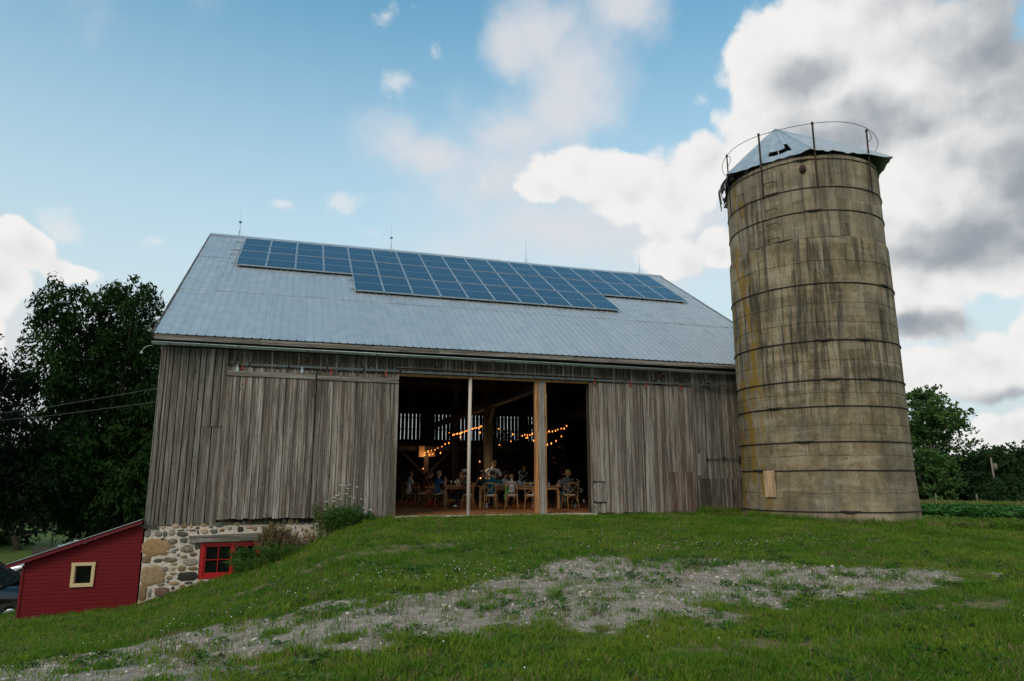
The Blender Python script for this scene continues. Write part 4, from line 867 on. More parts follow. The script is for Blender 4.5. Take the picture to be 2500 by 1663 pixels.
for v in sh.data.vertices:
    a = math.atan2(v.co.y, v.co.x); v.co.z += .012*math.sin(a*7 + v.co.z*3) + .008*math.sin(a*19 + v.co.z*5) if v.co.z > .6 else 0
m = MB(); m.lathe([(2.20, sl_(7.5)), (2.20, sl_(10.5))], 64); m.build('inner_backing', M_iron, silo)
sm = MB(); sm.box((0, 0, .5), (.305, .09, 1)); me_st = sm.mesh('stave', M_stave); NS = 46
for k in range(NS):
    a = 2*PI*k/NS; zs = [7.86, 8.28 if k % 2 else 8.68, 9.05 if k % 2 else 9.5, 9.85 if k % 2 else 10.42, 10.42]
    for z0, z1 in zip(zs[:-1], zs[1:]):
        if z1 - z0 < .1: continue
        r_ = 2.245 + random.uniform(-.005, .005); link('stave', me_st, silo, (r_*math.cos(a), r_*math.sin(a), sl_(z0)), (0, 0, a + PI/2), (1.0, 1, z1-z0-.006))
def hoop(z, r, lugs, tk=.017):
    m = MB(); pts = [(r*math.cos(t), r*math.sin(t), sl_(z) + .004*math.sin(5*t)) for t in np.linspace(0, 2*PI, 73)]; m.tube(pts, tk, 6, cap=False)
    for a in lugs:
        a = math.radians(a); m.tube([((r+.02)*math.cos(a+d), (r+.02)*math.sin(a+d), sl_(z) + .006) for d in (-.07, -.03, .03, .07)], [.012, .034, .034, .012], 6)
        m.tube([((r+.03)*math.cos(a+d), (r+.03)*math.sin(a+d), sl_(z) + .03) for d in (-.11, .0, .11)], .010, 5)
    m.build('hoop', M_iron, silo)
LUG = {.13: [-118], 1.23: [-176], 2.0: [-142], 2.97: [-160], 3.71: [-121, -92], 4.82: [-124, -98], 6.48: [-73], 7.88: [-145], 8.69: [-123], 9.42: [-151], 10.30: [-128]}
for z, l in LUG.items(): hoop(z, (srad(z)+.016) if z < 7.8 else 2.305, l, .017 if z < 10 else .014)
# ladder rungs
for z in (10.22, 9.78, 9.37, 8.92, 8.46, 8.0):
    a0, a1 = math.radians(-155.7), math.radians(-147.6); R0, R1 = 2.28, 2.43
    MB().tube([(R0*math.cos(a0), R0*math.sin(a0), sl_(z)), (R1*math.cos(a0), R1*math.sin(a0), sl_(z)), (R1*math.cos(a1), R1*math.sin(a1), sl_(z)), (R0*math.cos(a1), R0*math.sin(a1), sl_(z))], .011, 6).build('ladder_rung', M_rust, silo)
# stanchions and the cable ring
ST = [(166.5, 9.4, 11.42, .028), (-156.8, 9.40, 11.44, .034), (-119, 9.40, 11.40, .034), (-74.5, 9.41, 11.33, .030), (-25, 9.4, 11.38, .03), (20, 9.4, 11.4, .03), (65, 9.4, 11.4, .03), (115, 9.4, 11.4, .03)]
for a, z0, z1, w in ST:
    t = math.radians(a); m = MB(); m.beam((2.36*math.cos(t), 2.36*math.sin(t), sl_(z0)), (2.38*math.cos(t), 2.38*math.sin(t), sl_(z1)), w*1.45, .03, up=(math.cos(t), math.sin(t), 0)); m.tube([(2.38*math.cos(t), 2.38*math.sin(t), sl_(z1)-.03), (2.38*math.cos(t), 2.38*math.sin(t), sl_(z1)+.05)], .035, 8); m.build('stanchion', M_rust, silo)
m = MB(); m.tube([(2.38*math.cos(t), 2.38*math.sin(t), sl_(11.42) + .03*math.cos(4*t)) for t in np.linspace(0, 2*PI, 60)], .009, 6, cap=False)
for a in (168, -74.5):
    t0 = math.radians(a); m.tube([(2.40*math.cos(t0 + .10*math.sin(u)), 2.40*math.sin(t0+.10*math.sin(u)), sl_(11.4 - .42*u/PI)) for u in np.linspace(0, PI, 9)], .008, 5)
m.build('cable_ring', M_iron, silo)
# the cap: eight dented metal facets, torn at the front
cap = empty('cap', parent=silo); NF = 6; AP = Vector((-.46, .40, sl_(12.60)))
ea = [math.radians(-61 - 60*k) for k in range(NF)]; ers = [2.82, 2.46, 2.74, 2.7, 2.7, 2.7]; ezs = [10.52, 10.56, 10.47, 10.45, 10.5, 10.5]
for k in range(NF):
    a0, a1 = ea[k], ea[(k+1) % NF]; z0, z1 = ezs[k], ezs[(k+1) % NF]
    e0, e1 = ers[k], ers[(k+1) % NF]; p0 = Vector((e0*math.cos(a0), e0*math.sin(a0), sl_(z0))); p1 = Vector((e1*math.cos(a1), e1*math.sin(a1), sl_(z1))); m = MB(); n = 16; rows_ = 8; vs = []; fs = []
    nn = (p1-p0).cross(AP-p0).normalized(); 
    if nn.z < 0: nn = -nn
    rr = random.Random(k+5)
    for j in range(rows_+1):
        f = j/rows_
        for i in range(n+1):
            p = p0.lerp(p1, i/n).lerp(AP, f); rib = .022 if i % 4 == 0 and j < rows_ else 0.0
            if j == 0: p += (AP-p).normalized()*rr.uniform(.0, .06)*(1.5 if k in (1, 2, 3) else .5) - Vector((0, 0, rr.uniform(0, .05)))
            vs.append(p + nn*(rib + .005*math.sin(i*1.3+j*2+k)))
    for j in range(rows_):
        for i in range(n):
            if k == 1 and j in (1,) and 3 <= i <= 7: continue      # the hole
            if k == 1 and j == 2 and i == 3: continue
            a = j*(n+1)+i; fs.append((a, a+1, a+n+2, a+n+1))
    m.add(vs, fs); o = m.build('cap_sheet', M_cap, cap); sd_ = o.modifiers.new('thickness', 'SOLIDIFY'); sd_.thickness = .012
m = MB(); m.lathe([(2.20, sl_(10.40)), (2.34, sl_(10.44)), (.1, sl_(11.85))], 6, a0=ea[0], a1=ea[0]+2*PI, smooth=False); m.build('cap_underside', M_iron, cap)
m = MB(); rr = random.Random(2)      # ragged flap and the dark underlay hanging at the eaves
for a in range(118, 184, 5):
    t = math.radians(a); t2 = math.radians(a+5.4); d = rr.uniform(.10, .24) if a < 178 else rr.uniform(.0, .07); r1 = 2.50 if a < 178 else 2.36; zt_ = 10.60 if a < 178 else 10.50; m.add([(r1*math.cos(t), r1*math.sin(t), sl_(zt_)), (r1*math.cos(t2), r1*math.sin(t2), sl_(zt_)), ((r1-.06)*math.cos(t2), (r1-.06)*math.sin(t2), sl_(10.55-d)), ((r1-.06)*math.cos(t), (r1-.06)*math.sin(t), sl_(10.53-d*rr.uniform(.6, 1.1)))], [(0, 1, 2, 3)])
for a, l in ((146, .62), (151, .5), (141, .42)):
    t = math.radians(a); m.box((2.52*math.cos(t), 2.52*math.sin(t), sl_(10.5 - l/2)), (.02, .26, l), (0, .1, t))
m.build('torn_flashing', M_iron, cap)
t = math.radians(-166.8); MB().box((2.475*math.cos(t), 2.475*math.sin(t), sl_(.87)), (.36, .035, .74), (.03, 0, t+PI/2)).build('pale_patch_board', M_pine, silo)
t = math.radians(-128); m = MB(); m.sphere((2.33*math.cos(t), 2.33*math.sin(t), sl_(10.02)), (.10, .10, .13), 7, 5); m.tube([(2.31*math.cos(t), 2.31*math.sin(t), sl_(10.4)), (2.33*math.cos(t), 2.33*math.sin(t), sl_(10.05))], .012, 5); m.build('bird_nest', M_rust, silo)

# ------------------------------------------------------------------ trees
def crown_mesh(lobes, n, L, W, mat, droop=.5, seed=0, cl=22, spread=.33, hollow=.45):
    """leaf quads in sprays through the lobes' volumes; sprays leave gaps between them"""
    r = np.random.default_rng(seed); lobes = np.array(lobes, float); vol = lobes[:, 3]**2.2; nc = n//cl
    li = r.choice(len(lobes), nc, p=vol/vol.sum()); d = r.normal(size=(nc, 3)); d /= np.linalg.norm(d, axis=1)[:, None]
    rad = lobes[li, 3]*(hollow + (1.22-hollow)*r.random(nc)**.8); C = lobes[li, :3] + d*rad[:, None]*np.array([1, 1, .85])
    ax = d*np.array([1, 1, .35]) + r.normal(size=(nc, 3))*.35; ax[:, 2] -= droop*.6; ax /= np.linalg.norm(ax, axis=1)[:, None]
    ci = np.repeat(np.arange(nc), cl); m = len(ci); s = r.random(m)*spread*2.2 - spread*.5
    P = C[ci] + ax[ci]*s[:, None] + r.normal(size=(m, 3))*spread*.28; P[:, 2] -= droop*np.abs(s)*.35
    dr = ax[ci]*.5 + r.normal(size=(m, 3))*.6; dr[:, 2] -= droop*.5; dr /= np.linalg.norm(dr, axis=1)[:, None]
    up = r.normal(size=(m, 3))*.7 + np.array([0, 0, 1.0]); sd = np.cross(dr, up); sd /= np.linalg.norm(sd, axis=1)[:, None]
    l = L*r.uniform(.6, 1.3, m)[:, None]; w = W*r.uniform(.6, 1.3, m)[:, None]
    V = np.stack([P - dr*l*.5, P + sd*w*.5, P + dr*l*.5, P - sd*w*.5], 1); return quads('crown', V, mat)
def limbs(mb, base, top, r0, tips, seed):
    r = random.Random(seed); base = Vector(base); top = Vector(top); N = 7; pts = []; rs = []
    for i in range(N+1):
        f = i/N; p = base.lerp(top, f) + Vector((math.sin(f*5+seed)*.15, math.cos(f*4+seed)*.12, 0))*f*2; pts.append(p); rs.append(r0*(1.25 if i == 0 else 1)*(1-.78*f))
    mb.tube(pts, rs, 8)
    for t in tips:
        t = Vector(t[:3]); f = r.uniform(.25, .8); k = min(int(f*N), N-1); a = pts[k]
        mid = a.lerp(t, .5) + Vector((r.uniform(-.4, .4), r.uniform(-.4, .4), -.15*(t-a).length*.5)); q = rs[k]*.5
        mb.tube([a, a.lerp(mid, .5) + Vector((0, 0, -.1)), mid, t], [q, q*.75, q*.5, q*.2], 6)
        for _ in range(2):
            e = t + Vector((r.uniform(-1, 1), r.uniform(-1, 1), r.uniform(-.3, .8))); mb.tube([mid, mid.lerp(e, .5) + Vector((0, 0, .1)), e], [q*.4, q*.25, q*.08], 4)
def tree(label, base, lobes, n, L, W, mat, bark=None, r0=.3, seed=0, group=None, name='leafy_tree', trunks=1, **k):
    bx, by = base; bz = tz(bx, by) - .1; o = empty(name, (bx, by, bz), label=label, cat='tree', group=group)
    lb = [(x-bx, y-by, z-bz, r) for x, y, z, r in lobes]; m = MB(); top = max(lb, key=lambda v: v[2]); rr = random.Random(seed)
    for t in range(trunks):
        off = (t - (trunks-1)/2)*1.2; limbs(m, (off, 0, 0), (top[0]*.7 + off*1.5, top[1]*.7, top[2]*.86), r0, [l for i, l in enumerate(lb) if i % trunks == t], seed + t)
    m.build('trunk', bark or M_bark, o); link('crown', crown_mesh(lb, n, L, W, mat, seed=seed, **k), o); return o
def addd(L, dy=2.2, seed=0):          # give a flat list of lobes real depth
    r = random.Random(seed); out = []
    for x, y, z, q in L:
        a = r.uniform(-dy, dy); out.append((x + a*-.1, y + a, z, q*r.uniform(.8, 1.0)))
        if q > 1.5: out.append((x + r.uniform(-.8, .8), y + r.choice((-1, 1))*r.uniform(.8, dy+1), z + r.uniform(-.8, .8), q*.7))
    return out
BIG = [(-8.95,24,10.55,1.45),(-9.82,24,9.73,.95),(-7.12,24,10.94,1.5),(-5.54,24,10.92,1.25),(-9.24,24,8.28,1.5),(-7.55,24,8.62,2.0),(-5.54,24,8.48,1.8),(-9.2,24,6.31,1.6),(-7.41,24,6.14,2.4),(-4.89,24,6.24,2.2),(-9.2,24,4.39,1.6),(-7.0,24,3.25,2.7),(-4.42,24,3.53,2.5),(-7.84,24,1.12,2.6),(-5.48,24,.88,2.8),(-4.6,24,9.6,1.2),(-3.5,24,.64,2.3),(-6.81,24,-.4,1.9),(-4.85,24,-.6,1.9),(-3.2,24,5.5,2.0),(-2.5,24,2.5,2.2)]
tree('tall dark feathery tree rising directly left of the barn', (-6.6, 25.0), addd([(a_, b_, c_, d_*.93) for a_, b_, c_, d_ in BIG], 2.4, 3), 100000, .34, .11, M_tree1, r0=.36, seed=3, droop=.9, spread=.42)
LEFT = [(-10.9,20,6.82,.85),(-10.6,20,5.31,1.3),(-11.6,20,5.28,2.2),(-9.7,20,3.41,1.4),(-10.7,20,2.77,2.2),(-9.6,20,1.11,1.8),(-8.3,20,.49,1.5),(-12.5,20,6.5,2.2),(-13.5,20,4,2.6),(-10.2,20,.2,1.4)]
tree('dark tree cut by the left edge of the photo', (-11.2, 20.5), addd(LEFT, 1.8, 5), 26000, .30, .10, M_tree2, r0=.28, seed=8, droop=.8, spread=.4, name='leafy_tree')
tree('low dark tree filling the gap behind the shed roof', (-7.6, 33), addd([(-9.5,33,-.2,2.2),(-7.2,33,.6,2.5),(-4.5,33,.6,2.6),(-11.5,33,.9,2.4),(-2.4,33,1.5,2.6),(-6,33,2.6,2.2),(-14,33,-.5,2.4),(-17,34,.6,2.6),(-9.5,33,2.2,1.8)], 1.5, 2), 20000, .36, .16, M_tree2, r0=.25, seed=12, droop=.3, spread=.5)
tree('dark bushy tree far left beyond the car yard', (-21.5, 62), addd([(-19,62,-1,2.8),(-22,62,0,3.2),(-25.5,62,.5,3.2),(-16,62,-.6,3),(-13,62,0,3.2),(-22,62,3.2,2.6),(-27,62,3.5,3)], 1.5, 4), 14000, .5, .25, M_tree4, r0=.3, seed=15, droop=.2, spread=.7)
R1 = [(65.6,36,9.4,1.1),(66.66,36,8.86,1.6),(64.47,36,7.67,1.7),(67.87,36,7.31,1.9),(64.68,36,5.24,2.1),(67.74,36,4.62,1.75),(63.77,36,2.83,1.9),(66.78,36,2.19,1.9),(65.69,36,.67,1.8),(63.67,36,.25,1.6),(66.2,36,6.2,1.8),(65.0,36,9.0,1.2)]
tree('tall airy cottonwood right beside the silo, the highest in the woodlot', (65.2, 36.5), [(a_, b_, c_, d_*.86) for a_, b_, c_, d_ in addd(R1, 1.3, 7)], 15000, .34, .25, M_tree3, M_barkp, r0=.34, seed=21, droop=.1, spread=.5, trunks=2)
RL = [('round dark tree just right of the cottonwood', (72.2, 38.4), [(72.49,38,2.2,1.6),(71.77,38,.65,2.2),(70.3,38,1.2,1.8),(69.6,38,.1,2.0)]),
      ('second woodlot tree right of the cottonwood, behind the utility pole', (74.8, 38.4), [(75.03,38,2.7,1.6),(74.56,38,.87,2.3),(73.6,38,-.2,1.9)]),
      ('third woodlot tree from the cottonwood, a broad dark crown', (77.3, 38.4), [(77.51,38,2.5,1.65),(77.02,38,.73,2.3),(76.2,38,-.3,2)]),
      ('tall woodlot tree cut by the right edge of the photo', (80.2, 38.4), [(80.36,38,3.1,1.85),(79.95,38,1.1,2.6),(78.9,38,1.9,1.7),(79,38,-.5,2)]),
      ('dark low tree at the foot of the cottonwood', (67.8, 39.4), [(67.84,39,.22,2.2),(69.5,39,.3,2.0),(66,39,-.2,1.9),(64,39,-.3,1.9),(62.4,39,.0,1.9)]),
      ('woodlot tree just outside the right edge', (84, 39), [(83.03,38,3.3,2.1),(82.55,38,1.1,2.7),(85.5,38,2.5,2.8),(86,38,.2,2.5)])]
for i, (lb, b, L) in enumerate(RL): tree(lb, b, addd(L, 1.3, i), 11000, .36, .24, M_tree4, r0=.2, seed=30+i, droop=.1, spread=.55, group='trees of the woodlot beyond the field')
# farther row that closes the horizon behind both
DLB = ['seen beyond the third woodlot tree', 'beyond the woodlot tree at the right edge', 'outside the right edge of the photo', 'behind the utility pole', 'just behind the cottonwood crown', 'hidden low behind the silo edge', 'left of the dark trees at the left edge', 'deepest behind the bushy tree at the left']
for i, (bx, by, s) in enumerate([(96, 62, 1), (104, 60, 1.1), (112, 55, 1.1), (88, 64, 1), (80, 66, 1), (72, 68, 1.1), (-34, 58, 1.0), (-30, 68, 1.2)]):
    z = tz(bx, by); L = [(bx-2.5, by, z+2.5, 2.6*s), (bx+2.5, by+1, z+2.6, 2.7*s), (bx, by-.5, z+4.5*s, 2.4*s), (bx+4.5, by, z+1.8, 2.2*s), (bx-4.5, by, z+1.8, 2.2*s)]
    tree('distant rounded tree closing the view, ' + DLB[i], (bx, by), L, 3500, .7, .45, M_tree4, r0=.25, seed=50+i, droop=.1, spread=.9, group='distant trees behind the fields')
# birch-like pale trunk, posts, pole
o = empty('dead_sapling', (-8.6, 24.2, tz(-8.6, 24.2)), label='slim pale bare trunk standing before the dark trees left of the barn', cat='tree')
MB().tube([(0, 0, -.2), (.03, 0, .8), (.0, 0, 1.6), (.06, 0, 2.8), (.1, 0, 3.4)], [.07, .06, .05, .035, .02], 7).build('trunk', M_barkp, o); MB().tube([(0, 0, 1.5), (.25, 0, 2.1), (.3, 0, 2.6)], [.03, .02, .01], 5).tube([(.05, 0, 2.2), (-.2, 0, 2.7)], [.02, .01], 5).build('branch', M_barkp, o)
M_ypost = flat('yellow_marker_paint', (.55, .42, .03), .6); M_postw = flat('weathered_post', (.20, .16, .11), .9, var=.2)
def stake(name, label, x, y, h, r, mat, lean=0, group=None):
    o = props(MB().tube([(0, 0, -.2), (lean*h*.5, 0, h*.5), (lean*h, 0, h)], [r, r*.95, r*.8], 8).build(name, mat), label, 'post', group); o.location = (x, y, tz(x, y)); return o
stake('marker_post', 'leaning yellow marker post in the grass beyond the parked cars', -12.7, 35, 1.15, .05, M_ypost, .30)
stake('fence_post', 'thick brown wooden post left of the yellow marker', -14.4, 35.6, .95, .12, M_postw)
for i, (x, y, lb) in enumerate(((48.6, 20.6, 'nearest the silo'), (56.2, 23.6, 'second from the silo'), (63.5, 24.6, 'third from the silo'), (70.3, 25.0, 'fourth from the silo'), (44.0, 9.5, 'lone one where the beans end'))):
    stake('fence_post', 'thin grey field stake beyond the beans, ' + lb, x, y, 1.1, .05, M_postw, .03*(-1)**i, 'stakes along the bean field')
tree('low dark thicket in front of the utility pole', (71.5, 32.4), [(70.2,32.4,-.6,1.3),(71.8,32.6,-.3,1.5),(73.6,32.6,-.5,1.4),(68.6,32.2,-.9,1.2)], 5000, .34, .22, M_tree4, r0=.1, seed=41, droop=.1, spread=.5, group='trees of the woodlot beyond the field')
o = empty('utility_pole', (71.6, 34.2, tz(71.6, 34.2)), label='pale utility pole with a small white transformer before the woodlot', cat='utility pole')
zt = 3.1 - tz(71.6, 34.2); MB().tube([(0, 0, 0), (-.05, 0, zt*.5), (-.12, 0, zt)], [.10, .09, .07], 8).build('pole', M_barkp, o); MB().lathe([(0, 0), (.2, 0), (.2, .6), (.0, .66)], 10, (.32, 0, zt-1.2)).box((.12, 0, zt-.9), (.3, .05, .06)).build('transformer', M_postw, o)
o = empty('livestock_trailer', (73.5, 30.5, tz(73.5, 30.5)), .5, label='small white trailer at the edge of the field under the trees', cat='trailer')
MB().box((0, 0, .8), (1.8, 1.0, .7), taper=.96).build('body', M_white, o); MB().box((.2, -.515, .85), (.9, .02, .25)).build('window', M_glass, o)
for s in (-.52, .52): MB().lathe([(.05, -.06), (.26, -.06), (.26, .06), (.05, .06)], 12, (0, 0, 0)).build('wheel', M_iron, o, loc=(0, s, .3), rot=(PI/2, 0, 0))
MB().tube([(.9, 0, .45), (1.6, 0, .4)], .04, 6).build('drawbar', M_iron, o)

# ------------------------------------------------------------------ weeds against the foundation
def shrub(name, label, x, y, h, w, nst, mat, seed, leaf=(.09, .03), nleaf=60, seedh=0, cat='shrub'):
    r = random.Random(seed); o = empty(name, (x, y, tz(x, y) - .03), label=label, cat=cat); st = MB(); V = []; rn = np.random.default_rng(seed); sh = MB()
    for _ in range(nst):
        a = r.uniform(0, 2*PI); d = w*.35*r.random(); p0 = Vector((d*math.cos(a), d*math.sin(a)*.6, 0)); hh = h*r.uniform(.55, 1.05); l = w*.5*r.random(); p2 = p0 + Vector((math.cos(a)*l, math.sin(a)*l*.6, hh)); p1 = p0.lerp(p2, .5) + Vector((0, 0, hh*.08)); st.tube([p0, p1, p2], [.006, .005, .002], 4, cap=False)
        for k in range(nleaf):
            f = r.random()**.7; p = (p0.lerp(p1, f*2) if f < .5 else p1.lerp(p2, f*2-1)); dd = Vector((r.gauss(0, 1), r.gauss(0, 1), r.uniform(-.1, 1))).normalized(); L = leaf[0]*r.uniform(.5, 1.2)*(1.2-.5*f); q = p + dd*L*.6; s = dd.cross(Vector((r.gauss(0, 1), r.gauss(0, 1), 1))).normalized()*leaf[1]*.5
            V.append([q - dd*L*.5, q + s, q + dd*L*.5, q - s])
        if seedh:
            for k in range(seedh):
                f = r.uniform(.6, 1.05); p = p1.lerp(p2, min(1, (f-.5)*2)) + Vector((r.gauss(0, .03), r.gauss(0, .03), r.gauss(0, .03))); dd = Vector((r.gauss(0, .5), r.gauss(0, .5), 1)).normalized()*.03; s = Vector((.010, 0, 0)); sh.add([p-dd, p+s, p+dd, p-s], [(0, 1, 2, 3)])
    st.build('stem', mat, o); link('foliage', quads('foliage', np.array([[list(v) for v in q] for q in V]), mat), o)
    if seedh: sh.build('seed_heads', M_seed, o, kind='stuff')
    return o
shrub('weedy_bush', 'green leafy weeds growing across the right side of the red basement window', 2.50, -.6, .62, .62, 40, M_weed, 1, (.15, .024), 46, cat='bush')
shrub('weedy_bush', 'brown seeding bush right of the red basement window', 3.08, -.55, 1.0, .7, 46, M_bush, 2, (.075, .03), 60, 50, cat='bush')
shrub('weedy_bush', 'dark small leaved sprig rising above the window lintel', 2.98, -.25, 1.40, .35, 12, M_bush, 3, (.055, .026), 70, cat='bush')
shrub('weedy_bush', 'dark leafy bush in front of the fieldstone wall', 3.38, -.45, .72, .6, 34, M_bush, 4, (.06, .028), 60, 16, cat='bush')
shrub('weedy_bush', 'tan dried grasses and stalks before the mortar wall', 3.75, -.6, .50, .8, 36, M_seed, 5, (.10, .008), 30, 20, cat='bush')
shrub('weedy_bush', 'tall bright green weed clump under the left doors', 4.70, -.55, .80, 1.1, 70, M_weed, 6, (.12, .02), 50, cat='bush')
shrub('weedy_bush', 'low green weeds at the end of the stone wall', 5.35, -.38, .42, .7, 26, M_weed, 7, (.10, .02), 40, cat='bush')
shrub('weedy_bush', 'green weeds at the foot of the slope below the bushes', 2.65, -1.05, .42, .9, 46, M_weed, 8, (.16, .012), 34, cat='bush')
shrub('weedy_bush', 'bright green tuft beside the bare earth patch', 3.3, -1.15, .50, 1.0, 44, M_weed, 9, (.14, .014), 34, cat='bush')
shrub('weedy_bush', 'tall wispy stalks between the brown bush and the white flowers', 4.25, -.5, 1.0, .6, 16, M_weed, 11, (.12, .012), 26, 10, cat='bush')
shrub('weedy_bush', 'wispy green stalks leaning over the red window frame', 2.32, -.35, .95, .35, 9, M_bush, 12, (.13, .012), 22, 6, cat='bush')
def umbel(x, y, h, label, seed):
    r = random.Random(seed); o = empty('wild_carrot', (x, y, tz(x, y) - .02), label=label, cat='wildflower', group='white wild carrot flowers by the left doors'); st = MB(); fl_ = MB()
    for k in range(4):
        dx, dy = r.uniform(-.16, .16), r.uniform(-.1, .1); hh = h*r.uniform(.72, 1.0); p = Vector((dx, dy, hh)); st.tube([(0, 0, 0), (dx*.4, dy*.4, hh*.5), p], [.006, .004, .003], 4)
        R = r.uniform(.028, .05)
        for j in range(16):
            a = j*2.4; q = R*math.sqrt(j/16); c = p + Vector((q*math.cos(a), q*math.sin(a), .012 - q*q*4)); fl_.sphere(c, (.011, .011, .006), 5, 3)
            if j % 4 == 0: st.tube([p - Vector((0, 0, .03)), c], .0015, 3)
    for k in range(26):
        z = h*r.uniform(.1, .6); a = r.uniform(0, 6.3); c = Vector((math.cos(a)*.07, math.sin(a)*.07, z)); st.add([(0, 0, z-.02), c + Vector((.02, 0, .01)), c*1.3 + Vector((0, 0, z*-.3+.02)), c - Vector((.02, 0, 0))], [(0, 1, 2, 3)])
    st.build('stem', M_weed, o); fl_.build('flower_head', M_flower, o)
for i, (x, y, h) in enumerate(((4.50, -.42, 1.02), (4.72, -.36, 1.30), (4.86, -.46, 1.12), (5.02, -.40, 1.22), (5.16, -.42, .82), (4.30, -.46, .70), (4.08, -.5, .62), (5.45, -.5, .45))): umbel(x, y, h, 'wild carrot with flat white heads, ' + ('third tallest, left of the tallest one', 'the tallest plant of the clump', 'just right of the tallest plant', 'second tallest, near the right of the clump', 'short one at the right of the clump', 'short one left of the tall plants', 'lowest one at the left end', 'tiny one under the second door')[i], 100+i)
# long grass at the wall feet and round the silo
def wall_grass():
    src = [source('tall_source', blade_clump(26, .12, .30, .09, .010, .6, M_grass, 200+i)) for i in range(3)] + [source('tall_source', blade_clump(22, .12, .28, .09, .009, .6, M_dry, 210))]
    X = []; Y = []; H = []
    def add(x, y, h): X.append(x); Y.append(y); H.append(h)
    for _ in range(520): x = random.uniform(2.0, 6.2); add(x, -random.uniform(.12, 1.3)*(1 if x < 5 else .5), random.uniform(.35, .9)*(1.25 if 2.4 < x < 3.4 else .8))
    for _ in range(140): add(random.uniform(-.1, 2.0), -random.uniform(.03, .2), random.uniform(.3, .6))
    for _ in range(220): add(random.uniform(-3.2, 0), -random.uniform(.05, .35), random.uniform(.3, .6))
    for _ in range(260): add(random.uniform(15.8, 17.6), -random.uniform(.1, .5), random.uniform(.4, 1.0))
    for _ in range(620): a = math.radians(random.uniform(-185, -40)); q = 2.5 + random.random()**2*.5; add(SCX + q*math.cos(a), SCY + q*math.sin(a), random.uniform(.4, 1.1)*(1.25 if a > math.radians(-80) else .9))
    for _ in range(60): add(random.uniform(12.4, 15.8), -random.uniform(.24, .34), random.uniform(.15, .3))
    x, y, h = map(np.array, (X, Y, H)); P = P3(x, y); R, S, I = fill(P, .15, .8, 1.2, 1, 4); S *= h[:, None]; I[(RNG.random(len(x)) < .75) & (I == 3)] = 1
    scatter('wall_foot_grass', P, R, S, I, src, 'longer grass left uncut along the walls and the silo')
wall_grass()

